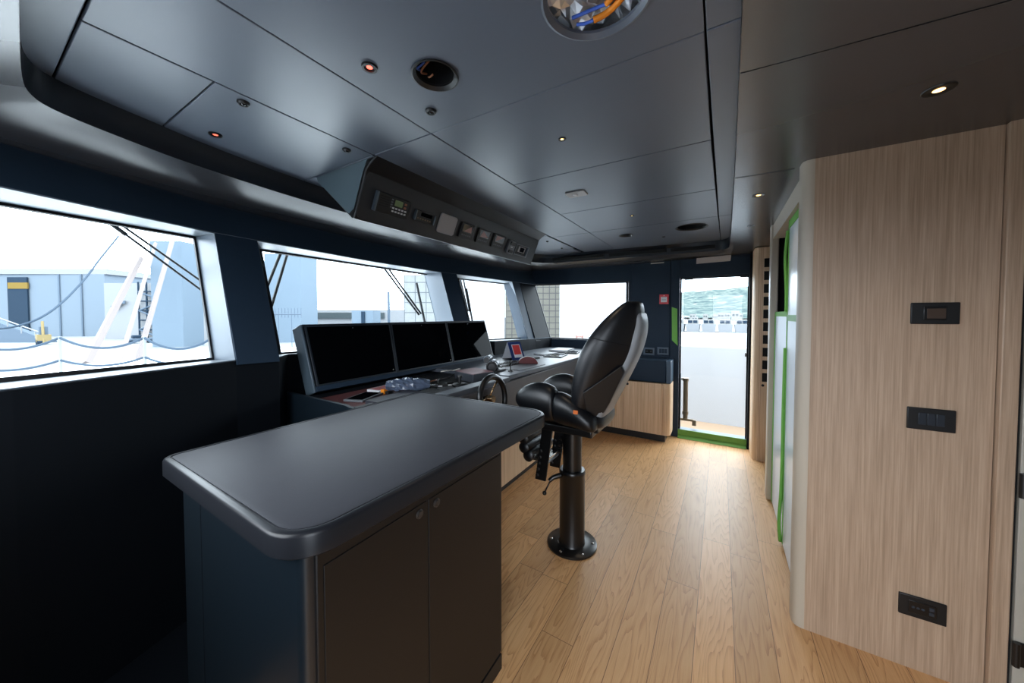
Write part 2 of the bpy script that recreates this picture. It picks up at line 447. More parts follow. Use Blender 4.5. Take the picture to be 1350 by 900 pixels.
# pillars: (inner y0, inner y1, glass y0, glass y1)
for i, (a, b, c, d) in enumerate(((.745, .947, .726, 1.077), (2.608, 2.795, 2.64, 3.15), (3.80, 3.98, 4.0, 4.30))):
    m_ = MB()
    def ring(z, zs):
        return [(inx(a, z), a, zs(a)), (inx(b, z), b, zs(b)), (glx(d, z)-.03, d, zs(d)), (glx(c, z)-.03, c, zs(c))]
    m_.loft([ring(1.12, lambda y: sill(y)-.01), ring(1.835, lambda y: 1.835)])
    p = struct(m_.build('trim_%d' % (3+i), M['wall']), 'raked navy pillar between windows')
    r = MB()     # pale reveal lining the left and right cheeks
    for (yi, yg, sgn) in ((a, c, -1), (b, d, 1)):
        q = []
        for z in (sill(yi)+.01, 1.828):
            q.append(((inx(yi, z), yi+sgn*.003, z), (glx(yg, z)-.02, yg+sgn*.003, z if z > 1.5 else sill(yg))))
        r.quad(q[0][0], q[0][1], q[1][1], q[1][0])
    ro = r.build('reveal_lining', M['reveal'], p)
# corner facet left of the side window
m_ = MB()
m_.loft([[(inx(3.98, z), 3.98, z), (inx(4.30, z)-.01, YE-.004, z), (inx(4.30, z)-.3, YE+.05, z), (glx(4.2, z)-.05, 4.05, z)] for z in (1.06, 1.84)])
struct(m_.build('trim_6', M['wall_dark']), 'dark raked corner pillar')

# glass + gaskets
def window(n, corners, inward, label):
    c = [Vector(p) for p in corners]     # bl, br, tr, tl
    g = MB(); g.slab(c, Vector(inward)*-.012)
    w = struct(g.build('window_%d' % n, M['glass']), label)
    f = MB(); t = .017; cen = sum(c, Vector())/4
    for i in range(4):
        a, b = c[i], c[(i+1) % 4]
        d = (b-a).normalized(); nn = Vector(inward).normalized(); s = nn.cross(d)
        if s.dot(cen-a) < 0: s = -s
        f.hexa([a, b, b+s*t, a+s*t], [p+nn*.012 for p in (a, b, b+s*t, a+s*t)])
    fo = f.build('gasket', M['gasket'], w)
    return w
def gp(y, z): return (glx(y, z), y, z)
inw = (.94, 0, .33)
window(1, [gp(-.3, 1.165), (-2.277, .731, 1.157), (-2.494, .731, 1.832), gp(-.3, 1.832)], (.93, .18, .32), 'left windscreen pane')
window(2, [(-2.359, 1.07, 1.147), (-2.42, 2.665, 1.112), (-2.66, 2.665, 1.832), (-2.593, 1.07, 1.832)], inw, 'centre windscreen pane')
window(3, [(-2.42, 3.14, 1.098), (-2.274, 4.045, 1.075), (-2.528, 4.045, 1.832), (-2.662, 3.14, 1.832)], (.93, -.14, .32), 'right windscreen pane')
window(4, [(-2.035, YE+.03, 1.072), (-.955, YE+.03, 1.072), (-.955, YE+.03, 1.812), (-2.285, YE+.03, 1.832)], (0, -1, 0), 'side window pane')
sash = MB().box(-1.0, -.975, YE+.0, YE+.05, 1.07, 1.815).build('sash_bar', M['gasket'], bpy.data.objects['window_4'])

# end wall with window and door openings
ew = MB()
outer = [(-2.16, YE, 0), (2.4, YE, 0), (2.4, YE, 2.38), (-2.45, YE, 2.38), (-2.45, YE, 1.84), (-2.19, YE, 1.06)]
hole_w = [(-2.035, YE, 1.07), (-.955, YE, 1.07), (-.955, YE, 1.812), (-2.29, YE, 1.834)]
hole_d = [(-.405, YE, .0), (.255, YE, .0), (.255, YE, 1.818), (-.405, YE, 1.818)]
hole_d = [(x, y, z if z > 0 else .004) for x, y, z in hole_d]
ew.holed(outer, [hole_w, hole_d], (0, .06, 0))
struct(ew.build('wall_end', M['wall']), 'navy end wall with the side door')
# proud wall panels and door frame on the end wall
struct(MB().box(-.93, -.50, YE-.012, YE, .0, 2.015).build('trim_7', M['wall'], bevel=.003), 'navy wall panel beside the door')
struct(MB().box(-.492, -.402, YE-.02, YE+.0, 0, 2.02).build('trim_8', M['wall'], bevel=.003), 'left door post')
struct(MB().box(.252, .30, YE-.05, YE, 0, 2.02).build('trim_9', M['wall_dark'], bevel=.003), 'right door post')
struct(MB().box(-.402, .252, YE-.015, YE, 1.83, 2.02).build('trim_10', M['wall'], bevel=.003), 'panel over the door')
struct(MB().box(-.402, .252, YE-.003, YE+.12, 0, .085).build('trim_11', M['edge']), 'metal door sill')
# near and aft walls (behind the photographer), with openings that let in daylight
nw = MB()
nw.holed([(-2.6, YN, 0), (2.4, YN, 0), (2.4, YN, 2.38), (-2.6, YN, 2.38)],
         [[(-1.95, YN, 1.08), (-.75, YN, 1.08), (-.75, YN, 1.94), (-2.1, YN, 1.94)], [(-.15, YN, .02), (.55, YN, .02), (.55, YN, 1.85), (-.15, YN, 1.85)]], (0, -.06, 0))
struct(nw.build('wall_near', M['wall']), 'near wall behind the view')
struct(MB().box(2.34, 2.4, YN, YE, 0, 2.38).build('wall_aft', M['beige']))
struct(MB().box(-2.7, 2.4, -.4, 4.45, 2.36, 2.4).build('ceiling_deckhead', M['slot']))
struct(MB().box(-2.05, -1.43, -.28, 1.02, 0, .06).build('dark_step_cover', M['wall_dark'], bevel=.01), 'dark step at the wall foot, widened to darken the floor')  # step widened as a dark cover to blacken the floor beside the cabinet

# ------------------------------------------------------------------ ceiling
REC = [(.0185, .02), (-.7, .06), (-1.286, .098), (-1.68, .125), (-1.80, .145), (-1.872, .195), (-1.936, .34), (-2.016, .576), (-2.095, 1.103), (-2.13, 2.1), (-2.12, 3.0),
       (-2.10, 3.6), (-2.06, 3.86), (-1.99, 4.0), (-1.86, 4.08), (-1.70, 4.10), (-1.0, 4.12), (-.45, 4.17), (-.10, 4.18), (.0, 4.16), (.05, 4.10), (.068, 3.98), (.05, 2.02), (.03, .9)]
for _ in range(2):      # round the recess outline
    REC = [q for i in range(len(REC)) for q in ((lambda a, b: ((a[0]*.75+b[0]*.25, a[1]*.75+b[1]*.25), (a[0]*.25+b[0]*.75, a[1]*.25+b[1]*.75)))(REC[i], REC[(i+1) % len(REC)]))]
ROOM = [(2.4, -.35, 2.07), (-1.96, -.35, 1.995)] + [(inx(y, ZC), y, ZC) for y in ys[1:-1]] + [(inx(4.25, 2.0), YE, 2.02), (-.9, YE, 2.018), (.3, YE, 2.035), (2.4, YE, 2.07)]
CEN = Vector((-.95, 2.1))
def rayhit(poly, ang, z=False):
    d = Vector((math.cos(ang), math.sin(ang))); best = None
    n = len(poly)
    for i in range(n):
        a = Vector(poly[i][:2])-CEN; b = Vector(poly[(i+1) % n][:2])-CEN
        e = b-a; det = d.x*(-e.y)+e.x*d.y
        if abs(det) < 1e-9: continue
        t = (a.x*(-e.y)+e.x*a.y)/det; s = (d.x*a.y-d.y*a.x)/det
        if t > 0 and -1e-6 <= s <= 1+1e-6 and (best is None or t > best[0]):
            zz = (poly[i][2]*(1-s)+poly[(i+1) % n][2]*s) if z else 0
            best = (t, zz)
    p = CEN+d*best[0]
    return p.x, p.y, best[1]
angs = sorted(set([round(2*PI*k/160, 5) for k in range(160)] + [round(math.atan2(p[1]-CEN.y, p[0]-CEN.x) % (2*PI), 5) for p in REC+ROOM]))
inner = [rayhit(REC, a) for a in angs]; outer = [rayhit(ROOM, a, True) for a in angs]
rings = []
for t in (0, .2, .4, .55, .7, .82, .92, 1.0):
    e = 1-(1-max(0, (t-.02)/.98))**1.9
    rings.append([(i[0]+(o[0]-i[0])*t, i[1]+(o[1]-i[1])*t, 2.07+(o[2]-2.07)*e) for i, o in zip(inner, outer)])
ceiling = struct(MB().loft(rings, cap=False).build('ceiling', M['ceil'], smooth=True), 'satin charcoal lowered ceiling border')
band = [[(p[0], p[1], z) for p in inner] for z in (2.068, 2.072, 2.135)]
def shrink(p, k):
    v = Vector(p[:2])-CEN; l = v.length; v *= (l-k)/l; return (CEN.x+v.x, CEN.y+v.y)
def kk(p): return .03*max(0, min(1, (-.1-p[0])/.3))*max(0, min(1, (p[1]-.18)/.25))
band.append([shrink(p, kk(p))+(2.165,) for p in inner]); band.append([shrink(p, kk(p))+(2.2,) for p in inner])
struct(MB().loft(band, cap=False).build('trim_12', M['band'], smooth='auto'), 'dark recess edge around the ceiling panels')
# hairline joints of the lowered border
jt = MB()
for p, q in (((.037, 1.162), (1.2, 1.24)), ((.05, 2.025), (.28, 2.035)), ((.06, 3.2), (.30, 3.21)), ((-.04, 4.2), (-.04, 4.33))):
    d = (Vector(q)-Vector(p)).normalized(); w = Vector((-d.y, d.x))*.0016
    jt.slab([(p[0]-w.x, p[1]-w.y, 2.0685), (q[0]-w.x, q[1]-w.y, 2.0685), (q[0]+w.x, q[1]+w.y, 2.0685), (p[0]+w.x, p[1]+w.y, 2.0685)], (0, 0, .001))
jt.build('ceiling_joint', M['band'], ceiling)

Z1 = 2.17; G = .0026
HOLES = {'big': (-.268, .833, .130), 'a': (-.797, .836, .072), 'b': (-.796, 3.432, .062), 'c': (-.23, 3.408, .125)}
def xr(y): return -.047+.0135*max(0, y-1.6)
cells = [(-2.35, .3, -.2, .2), (-2.35, -1.443, .2, .48), (-2.35, -1.443, .48, 1.09), (-2.35, -1.452, 1.09, 3.07), (-2.35, -1.46, 3.07, 3.8), (-2.35, -1.48, 3.8, 4.5),
         (-1.443, -1.064, .2, 1.09), (-1.443, -1.064, 1.09, 3.15), (-1.443, -1.064, 3.15, 4.5),
         (-1.064, None, .2, 1.09), (-1.064, None, 1.09, 1.768), (-1.064, None, 1.768, 2.465), (-1.064, None, 2.465, 3.15), (-1.064, None, 3.15, 4.5),
         (None, .3, .2, 1.09), (None, .3, 1.09, 3.15), (None, .3, 3.15, 4.5)]
for (x0, x1, y0, y1) in cells:
    xa, xb = (xr(y0) if x0 is None else x0), (xr(y1) if x0 is None else x0)
    xc, xd = (xr(y0) if x1 is None else x1), (xr(y1) if x1 is None else x1)
    x0, x1 = max(xa, xb), min(xc, xd)
    hs = [h for h in HOLES.values() if x0 < h[0] < x1 and y0 < h[1] < y1]
    m_ = MB()
    out = [(xa+G, y0+G, Z1), (xc-G, y0+G, Z1), (xd-G, y1-G, Z1), (xb+G, y1-G, Z1)]
    if hs: m_.holed(out, [circle(h[0], h[1], Z1, h[2]) for h in hs], (0, 0, .014))
    else: m_.slab(out, (0, 0, .014))
    po = m_.build('ceiling_panel', M['panel'], ceiling, bevel=.0025 if not hs else 0)
# linear air slots in the far band
for x0, x1, y in ((-1.86, -1.20, 4.088), (-1.15, -.52, 4.135), (-.48, -.06, 4.165)):
    o = MB().box(x0, x1, y-.018, y+.02, 2.092, 2.128).build('air_slot', M['slot'], ceiling)

# ------------------------------------------------------------------ ceiling fittings
def cutout(name, key, label, cat, wall_m, inner_things=()):
    x, y, r = HOLES[key]
    t = thing(name, label, cat, (x, y, Z1))
    MB().loft([circle(x, y, Z1-.004, r+.004), circle(x, y, Z1-.006, r-.002), circle(x, y, Z1+.004, r-.012), circle(x, y, Z1+.012, r-.012), circle(x, y, Z1+.012, r+.002)], cap=False).build('rim', wall_m, t, smooth='auto')
    return t
t = cutout('speaker_cutout', 'big', 'large round ceiling opening showing crinkled foil and orange cables', 'ceiling opening', M['panel'])
x, y, r = HOLES['big']
fm = MB(); N = 26; vs = []; fs = []
rnd = random.Random(3)
for i in range(N):
    for j in range(N):
        px, py = x+(i/(N-1)-.5)*.42, y+(j/(N-1)-.5)*.42
        vs.append((px+rnd.uniform(-.006, .006), py+rnd.uniform(-.006, .006), Z1+.06+rnd.uniform(-.016, .016)+.03*math.sin(px*31)*math.cos(py*23)))
for i in range(N-1):
    for j in range(N-1):
        fs.append((i*N+j, (i+1)*N+j, (i+1)*N+j+1, i*N+j+1))
fm.add(vs, fs).build('foil_insulation', M['foil'], t)
def cable(name, pts, rad, m_, label, cat='cable', group=None, parent=None):
    P = [Vector(p) for p in pts]; out = []
    for i in range(len(P)-1):
        p0, p1, p2, p3 = P[max(i-1, 0)], P[i], P[i+1], P[min(i+2, len(P)-1)]
        for k in range(6):
            s = k/6
            out.append(.5*((2*p1)+(p2-p0)*s+(2*p0-5*p1+4*p2-p3)*s*s+(3*p1-p0-3*p2+p3)*s**3))
    out.append(P[-1])
    o = MB().tube(out, rad, 8).build(name, m_, parent, smooth=True)
    if parent is None: tag(o, label, cat, group)
    return o
cable('power_cable', [(-.30, .912, Z1+.012), (-.262, .914, Z1+.018), (-.22, .895, Z1+.022), (-.17, .862, Z1+.03)], .0078, M['orange'], 'thick orange cable nearest the rim of the foil-lined ceiling opening')
cable('power_cable', [(-.262, .893, Z1+.022), (-.225, .875, Z1+.026), (-.19, .852, Z1+.03), (-.15, .83, Z1+.035)], .0070, M['orange'], 'orange cable behind the nearest one in the foil-lined opening')
cable('signal_cable', [(-.35, .885, Z1+.02), (-.32, .887, Z1+.02), (-.29, .893, Z1+.024), (-.262, .893, Z1+.022)], .0045, M['bluecable'], 'short blue cable lying across foil in the large ceiling opening')
cable('signal_cable', [(-.345, .905, Z1+.015), (-.325, .911, Z1+.013), (-.30, .912, Z1+.012)], .0042, M['bluecable'], 'blue wire end at the lower rim of the foil-lined opening')
t = cutout('downlight_cutout', 'a', 'round black ceiling hole with loose blue and brown wires', 'ceiling opening', M['black'])
x, y, r = HOLES['a']
MB().loft([circle(x, y, Z1+.012, r-.004), circle(x, y, Z1+.13, r-.004)], cap=False).add([(x-.1, y-.1, Z1+.13), (x+.1, y-.1, Z1+.13), (x+.1, y+.1, Z1+.13), (x-.1, y+.1, Z1+.13)], [(0, 1, 2, 3)]).build('void_liner', M['slot'], t)
cable('loose_wire', [(x-.056, y-.012, Z1+.03), (x-.05, y-.03, Z1+.022), (x-.035, y-.034, Z1+.02), (x-.015, y-.03, Z1+.03)], .0035, M['bluecable'], 'blue wire hanging in the black round ceiling hole')
cable('loose_wire', [(x-.05, y+.012, Z1+.03), (x-.045, y-.014, Z1+.016), (x-.03, y-.026, Z1+.016), (x+.01, y-.03, Z1+.03)], .0032, M['copper'], 'brown wire curling in the black round ceiling hole')
cable('loose_wire', [(x-.045, y+.016, Z1+.02), (x-.034, y+.012, Z1+.014), (x-.02, y+.012, Z1+.018)], .003, M['copper'], 'short brown wire end in the black round ceiling hole')
for key, lab in (('b', 'small dark round ceiling hole left of the large oval one'), ('c', 'large dark round ceiling hole near the door end')):
    t = cutout('speaker_opening', key, lab, 'ceiling opening', M['black'])
    x, y, r = HOLES[key]
    MB().loft([circle(x, y, Z1+.012, r-.004), circle(x, y, Z1+.1, r-.004)], cap=False).add([(x-.16, y-.16, Z1+.1), (x+.16, y-.16, Z1+.1), (x+.16, y+.16, Z1+.1), (x-.16, y+.16, Z1+.1)], [(0, 1, 2, 3)]).build('void_liner', M['slot'], t)

def downlight(x, y, z, r, lens, label, group, depth=.004):
    t = thing('ceiling_light', label, 'ceiling light', (x, y, z), group)
    MB().lathe((x, y, z), [(r*.62, -.002), (r*.66, -depth), (r*.95, -depth), (r, -.0005), (r, .002), (r*.6, .002)], 28).build('trim_ring', M['blackm'], t, smooth='auto')
    MB().lathe((x, y, z-.0012), [(r*.62, 0), (r*.3, -.001), (.0005, -.001)], 24).build('lens', lens, t)
    return t
downlight(-.944, .702, Z1, .024, M['redlamp'], 'red ceiling light beside the black hole with loose wires', 'red ceiling lights', .006)
downlight(-1.854, .616, Z1, .024, M['redlamp'], 'red ceiling light above the left windscreen near the recess edge', 'red ceiling lights', .006)
downlight(-.605, 1.419, Z1, .017, M['warm'], 'warm ceiling light in the middle ceiling panel', 'warm ceiling lights')
downlight(-.600, 2.779, Z1, .016, M['warm'], 'tiny warm ceiling light beyond the square detector', 'warm ceiling lights')
downlight(-.492, 3.692, Z1, .016, M['lens'], 'tiny unlit light between the two dark round holes', 'unlit ceiling lights')
downlight(.545, 1.55, 2.07, .036, M['warm'], 'large warm downlight above the oak wall with switches', 'border downlights', .003)
downlight(.171, 2.375, 2.07, .030, M['warm'], 'warm downlight over the taped sliding panels', 'border downlights', .003)
downlight(.184, 3.145, 2.07, .026, M['lens'], 'unlit downlight beyond the warm one over the passage', 'border downlights', .003)
def sensor(x, y, r, label):
    t = thing('ceiling_sensor', label, 'sensor', (x, y, Z1), 'round black ceiling sensors')
    MB().lathe((x, y, Z1), [(r, .001), (r, -.004), (r*.8, -.009), (r*.62, -.009), (r*.55, -.004)], 26).build('housing', M['blackm'], t, smooth='auto')
    MB().lathe((x, y, Z1-.004), [(r*.5, 0), (r*.4, -.005), (.001, -.007)], 20).build('lens', M['lens'], t, smooth=True)
sensor(-.947, .969, .021, 'round black ceiling sensor below the hole with loose wires')
sensor(-1.491, .579, .020, 'round black ceiling sensor on the front left ceiling panel')
sensor(-1.501, .988, .018, 'round black ceiling sensor beside the hanging instrument console')
sensor(-1.56, 3.28, .014, 'small dark ceiling sensor just right of the hanging console')
sensor(-1.575, 3.70, .014, 'small dark ceiling sensor by the far recess corner')
t = thing('smoke_detector', 'flat square grey detector plate on the ceiling', 'detector', (-.794, 2.096, Z1))
MB().slab(rrect(-.856, -.73, 2.05, 2.142, Z1-.008, .012), (0, 0, .0075)).build('plate', M['taupe'], t, bevel=.003)
MB().lathe((-.80, 2.092, Z1-.008), [(.016, 0), (.014, -.004), (.001, -.006)], 20).build('sensor_dome', M['white'], t, smooth=True)

# ------------------------------------------------------------------ overhead instrument console
OY0, OY1 = 1.10, 3.0
FT = Vector((-1.515, 0, 2.121)); FB = Vector((-1.615, 0, 1.895))
oc = thing('overhead_console', 'long dark instrument console hanging from the ceiling above the monitors', 'console', (-1.75, 2.05, 1.9))
prof = [(-1.43, 2.172), (-1.455, 2.158), (-1.485, 2.142), (FT.x, FT.z), (FB.x+.012, FB.z+.03), (FB.x, FB.z), (FB.x-.022, FB.z+.004), (-1.93, 2.135), (-1.95, 2.172)]
# body: near end leans out like a wedge, with rounded lower corner on the face
def ocring(y, dy_low):
    return [(px, y + dy_low*(2.172-pz)/.28, pz) for px, pz in prof]
MB().loft([ocring(OY0, -.0), ocring(OY1, .02)], cap=True).build('body', M['black'], oc, bevel=.006)
# face plate
fd = (FB-FT); fn = Vector((.225, 0, -.11)).normalized()
def fp(y, s, off=0.):
    p = FT+fd*s+fn*off; return Vector((p.x, y, p.z))
def fplate(y0, y1, s0, s1, off, th, r=.0, n=6):
    """a rounded plate lying on the sloping face"""
    pts = []; hs = r/fd.length
    for cy, cs, a0 in ((y1-r, s0+hs, -PI/2), (y1-r, s1-hs, 0), (y0+r, s1-hs, PI/2), (y0+r, s0+hs, PI)):
        for i in range(n+1 if r > 0 else 1):
            a = a0+PI/2*i/n if r > 0 else a0+PI/4
            k = 1 if r > 0 else 0
            pts.append(fp(cy+k*r*math.cos(a), cs+k*hs*math.sin(a), off))
    return MB().slab(pts, fn*th)
M['face'] = mat('instrument_face_lacquer', (38, 40, 44), rough=.42)
fplate(OY0+.004, OY1-.004, .02, .97, .0005, .004, .03).build('face_plate', M['face'], oc)
ne = [(-1.50, OY0-.004, 2.168), (-1.535, OY0-.004, 2.115), (-1.612, OY0-.004, 1.945), (-1.655, OY0-.004, 1.925), (-1.93, OY0-.004, 2.14), (-1.945, OY0-.004, 2.168)]
MB().slab(ne, (0, .003, 0)).build('end_cap', M['edge'] if False else mat('blue_grey_end_cap', (96, 112, 120), rough=.4), oc)
def device(name, label, cat, y0, y1, s0, s1, m_, th=.012, r=.006, group=None):
    c = fp((y0+y1)/2, s1, .004)
    t = thing(name, label, cat, c, group)
    fplate(y0, y1, s0, s1, .0045, th, r).build('housing', m_, t, bevel=.002)
    return t
rd = device('marine_radio', 'black radio set with green display and keys, leftmost on the overhead console', 'radio', 1.18, 1.405, .30, .72, M['black'])
fplate(1.176, 1.188, .30, .72, .005, .020, .004).build('handle', M['edge'], rd)
fplate(1.300, 1.352, .36, .49, .0167, .002, .003).build('display', M['lcd'], rd)
for j in range(2):
    for k in range(5):
        y = 1.29+k*.021
        fplate(y, y+.013, .53+j*.07, .565+j*.07, .0167, .002).build('key', M['paper'], rd)
for k in range(4):
    fplate(1.275, 1.287, .36+k*.055, .392+k*.055, .0167, .0015).build('key', M['grey'], rd)
for k in range(2):
    fplate(1.364, 1.38, .37+k*.08, .42+k*.08, .0167, .002).build('key', M['copper'], rd)
for k in range(5):
    fplate(1.205, 1.262, .36+k*.05, .372+k*.05, .0167, .0008).build('speaker_slit', M['slot'], rd)
rb = device('intercom_panel', 'small dark intercom panel between radio and pale cover plate', 'intercom', 1.458, 1.615, .40, .66, M['black'], .010)
fplate(1.456, 1.464, .41, .65, .005, .016, .003).build('handle', M['edge'], rb)
fplate(1.609, 1.617, .41, .65, .005, .016, .003).build('handle', M['edge'], rb)
fplate(1.50, 1.59, .43, .52, .0147, .001, .004).build('display', M['lens'], rb)
for k in range(6):
    fplate(1.478+k*.02, 1.489+k*.02, .57, .605, .0147, .001).build('key', M['bronze'], rb)
o = fplate(1.66, 1.82, .27, .78, .0045, .010, .018).build('cover_plate', M['taupe'], bevel=.003)
tag(o, 'pale grey blank square cover on the overhead console', 'cover plate')
gl = ['first square gauge display right of the pale cover plate', 'second square gauge display on the overhead console, middle of three', 'third square gauge display with bright diagonal, beside the handset']
for (y0, y1), lab, flip in zip(((1.87, 2.017), (2.066, 2.219), (2.267, 2.43)), gl, (0, 1, 2)):
    g = device('gauge_display', lab, 'gauge', y0, y1, .31, .75, M['black'], .014, .008, 'square gauge displays')
    w = y1-y0
    fplate(y0+.02, y1-.02, .35, .56, .0187, .001, .003).build('screen', M['lens'], g)
    a, b, c_ = [fp(yy, ss, .0201) for yy, ss in (((y0+.03, .55), (y1-.03, .55), (y1-.04, .36)) if flip == 0 else ((y0+.03, .55), (y1-.024, .53), (y0+.05, .36)) if flip == 1 else ((y0+.03, .36), (y1-.03, .36), (y0+.03, .54)))]
    MB().slab([a, b, c_], fn*.0006).build('pointer_field', M['rose'], g)
    for k in range(5):
        fplate(y0+.022+k*(w-.04)/5, y0+.022+k*(w-.04)/5+.011, .63, .665, .0187, .0015).build('key', M['grey'], g)
hs = device('telephone_handset', 'dark grey handset clipped beside the gauges on overhead console', 'handset', 2.49, 2.60, .34, .80, M['grey'], .02, .012)
fplate(2.51, 2.58, .38, .50, .0247, .01, .012).build('earpiece', M['black'], hs)
fplate(2.515, 2.575, .66, .76, .0247, .008, .01).build('mouthpiece', M['black'], hs)
fplate(2.53, 2.56, .55, .575, .0247, .002).build('key', M['white'], hs)
ip = device('radar_control_unit', 'framed control unit with screen, rightmost on the overhead console', 'control unit', 2.63, 2.86, .38, .78, M['grey'], .008, .004)
fplate(2.645, 2.845, .41, .75, .0127, .001).build('faceplate', M['black'], ip)
fplate(2.675, 2.79, .45, .65, .0139, .002).build('screen_frame', M['taupe'], ip)
fplate(2.70, 2.775, .47, .63, .0160, .001).build('screen', M['lens'], ip)
for k in range(4):
    MB().lathe(fp(2.66+k*.028, .71, .0139), [(.007, -.002), (.007, .006), (.005, .008)], 14).build('knob', M['black'], ip)
fplate(2.81, 2.818, .43, .74, .0139, .012).build('handle', M['edge'], ip)

# ------------------------------------------------------------------ island: chart table
IZ = .95
wt = thing('worktop', 'large charcoal leather-topped worktop with rounded corners on the island cabinet', 'worktop', (-1.1, .88, .86))
def rpoly(cs, z, k, n=10):
    """polygon with its own radius at every corner, shrunk inward by k"""
    P = [Vector(c[:2]) for c in cs]; N_ = len(P); Q = []
    for i in range(N_):
        a, b, c = P[i-1], P[i], P[(i+1) % N_]
        d1, d2 = (b-a).normalized(), (c-b).normalized()
        n1, n2 = Vector((-d1.y, d1.x)), Vector((-d2.y, d2.x))
        Q.append(b+(n1+n2)*(k/(1+n1.dot(n2))))
    out = []
    for i in range(N_):
        a, b, c = Q[i-1], Q[i], Q[(i+1) % N_]; r = max(cs[i][2]-k, .006)
        d1, d2 = (a-b).normalized(), (c-b).normalized(); h = math.acos(max(-1, min(1, d1.dot(d2))))/2
        t_ = r/math.tan(h); cc = b+(d1+d2).normalized()*(r/math.sin(h)); p0 = b+d1*t_; p1 = b+d2*t_
        a0 = math.atan2(p0.y-cc.y, p0.x-cc.x); a1 = math.atan2(p1.y-cc.y, p1.x-cc.x); da = (a1-a0+PI) % (2*PI)-PI
        out += [(cc.x+r*math.cos(a0+da*j/n), cc.y+r*math.sin(a0+da*j/n), z) for j in range(n+1)]
    return out
ISL = [(-1.517, .338, .045), (-.704, .333, .105), (-.664, 1.462, .10), (-1.50, 1.445, .012)]
def rr(z, k): return rpoly(ISL, z, k)
MB().loft([rr(.896, .004), rr(.900, 0), rr(.942, 0), rr(.948, .003), rr(.951, .008), rr(.951, .018), rr(.948, .020)]).build('slab', M['slab'], wt, smooth='auto')
MB().loft([rr(.946, .022), rr(.9503, .0225), rr(.951, .025)]).build('leather_inlay', M['leather_top'], wt, smooth='auto')
# tongue that joins the helm console
MB().box(-1.60, -1.503, 1.14, 1.44, .90, .9505).build('joining_tongue', M['leather_top'], wt)
ic = thing('island_cabinet', 'tall dark cabinet with two doors under the charcoal worktop', 'cabinet', (-1.07, .73, 0))
MB().slab(rrect(-1.425, -.728, .366, 1.118, .0, .022, 5), (0, 0, .895)).build('carcass', M['cab_side'], ic, smooth='auto')
MB().box(-.737, -.722, .392, 1.112, .07, .894).build('front_frame', M['cab'], ic, bevel=.004)
for (y0, y1, yk) in ((.408, .712, .681), (.718, 1.097, .749)):
    d = MB().box(-.724, -.7195, y0, y1, .075, .862).build('door', M['cab'], ic, bevel=.0015)
    k = MB().lathe((-.7195, yk, .838), [(.013, -.001), (.013, .002), (.010, .004), (.0095, .0035), (.009, .006), (.001, .007)], 24, 'x').build('knob', M['knob'], d, smooth='auto')
MB().box(-.745, -.7215, .40, 1.11, .0, .06).build('toe_kick', M['black'], ic)
MB().box(-1.27, -1.2695+.003, .3655, .3675, .02, .89).build('panel_joint', M['wall_dark'], ic)

# ------------------------------------------------------------------ helm console
hc = thing('helm_console', 'long graphite helm console with pale oak doors under the windscreen', 'console', (-1.7, 2.6, 0))
MB().box(-2.05, -1.96, 1.05, 3.95, .0, .925).build('back_carcass', M['wall_dark'], hc)
MB().slab([(-2.20, 1.035, .0), (-1.53, 1.035, .0), (-1.53, 1.035, .935), (-1.62, 1.035, .946), (-2.20, 1.035, .946)], (0, .018, 0)).build('end_panel', M['cab_side'], hc, bevel=.004)
MB().box(-1.98, -1.53, 1.06, 1.50, .895, .922).build('tray', M['tray'], hc)
MB().box(-1.98, -1.40, 1.50, 2.12, .895, .922).build('equipment_tray', M['black'], hc)
MB().slab([(-1.545, 1.035, .86), (-1.52, 1.035, .86), (-1.52, 1.15, .86), (-1.545, 1.15, .86)], (0, 0, .085)).build('tray_lip', M['cab_side'], hc, bevel=.002)
MB().slab([(-1.40, 1.45, .900), (-1.31, 1.45, .900), (-1.305, 2.118, .900), (-1.395, 2.118, .900)], (0, 0, .05)).build('front_lip', M['ctop'], hc, bevel=.005)
ctop = [(-2.17, 2.12, .922), (-1.31, 2.12, .922), (-1.288, 2.73, .922), (-1.272, 3.55, .922), (-1.272, 4.04, .922), (-1.272, YE-.005, .922), (-2.02, YE-.005, .922), (-2.12, 3.9, .922)]
MB().slab(ctop, (0, 0, .034)).build('counter', M['ctop'], hc, bevel=.006)
MB().box(-1.60, -1.284, 1.428, 4.30, .48, .9215).build('fascia', M['fascia'], hc, bevel=.004)
MB().box(-2.0, -1.425, 1.428, 4.3, .075, .48).build('carcass', M['veneer_x'], hc)
ysd = [1.47, 2.10, 2.745, 3.39, 4.03]
for a, b in zip(ysd, ysd[1:]):
    MB().box(-1.43, -1.412, a+.002, b-.002, .082, .478).build('door', M['veneer_x'], hc, bevel=.002)
MB().box(-1.9, -1.465, 1.44, 4.05, 0, .08).build('toe_kick', M['black'], hc)

# monitors: three in a leaning housing
def mp_(y, s, off=0.):    # y at the base, s 0..1 up the face
    b = Vector((-2.052, y, .958)); dy = .012+.012*((y-1.13)/1.9)
    t = Vector((-2.19, y, 1.335))
    n = Vector((.377, 0, .138)).normalized()
    return b+(t-b)*s+n*off
mh = thing('monitor_housing', 'long navy housing that holds three tilted monitors on the helm console', 'monitor housing', (-2.1, 2.07, .94))
hb = [mp_(1.13, -.03, -.004), mp_(3.01, -.03, -.004), mp_(3.03, 1.0, -.004), mp_(1.13, 1.0, -.004)]
MB().slab(hb, Vector((.377, 0, .138)).normalized()*-.075).build('shell', M['bezel'], mh, bevel=.004)
MB().slab([mp_(1.118, -.05, .004), mp_(1.13, -.05, .004), mp_(1.13, 1.012, .004), mp_(1.118, 1.012, .004)], Vector((.377, 0, .138)).normalized()*-.1).build('side_panel', mat('slate_side_panel', (74, 88, 98), rough=.35), mh, bevel=.003)
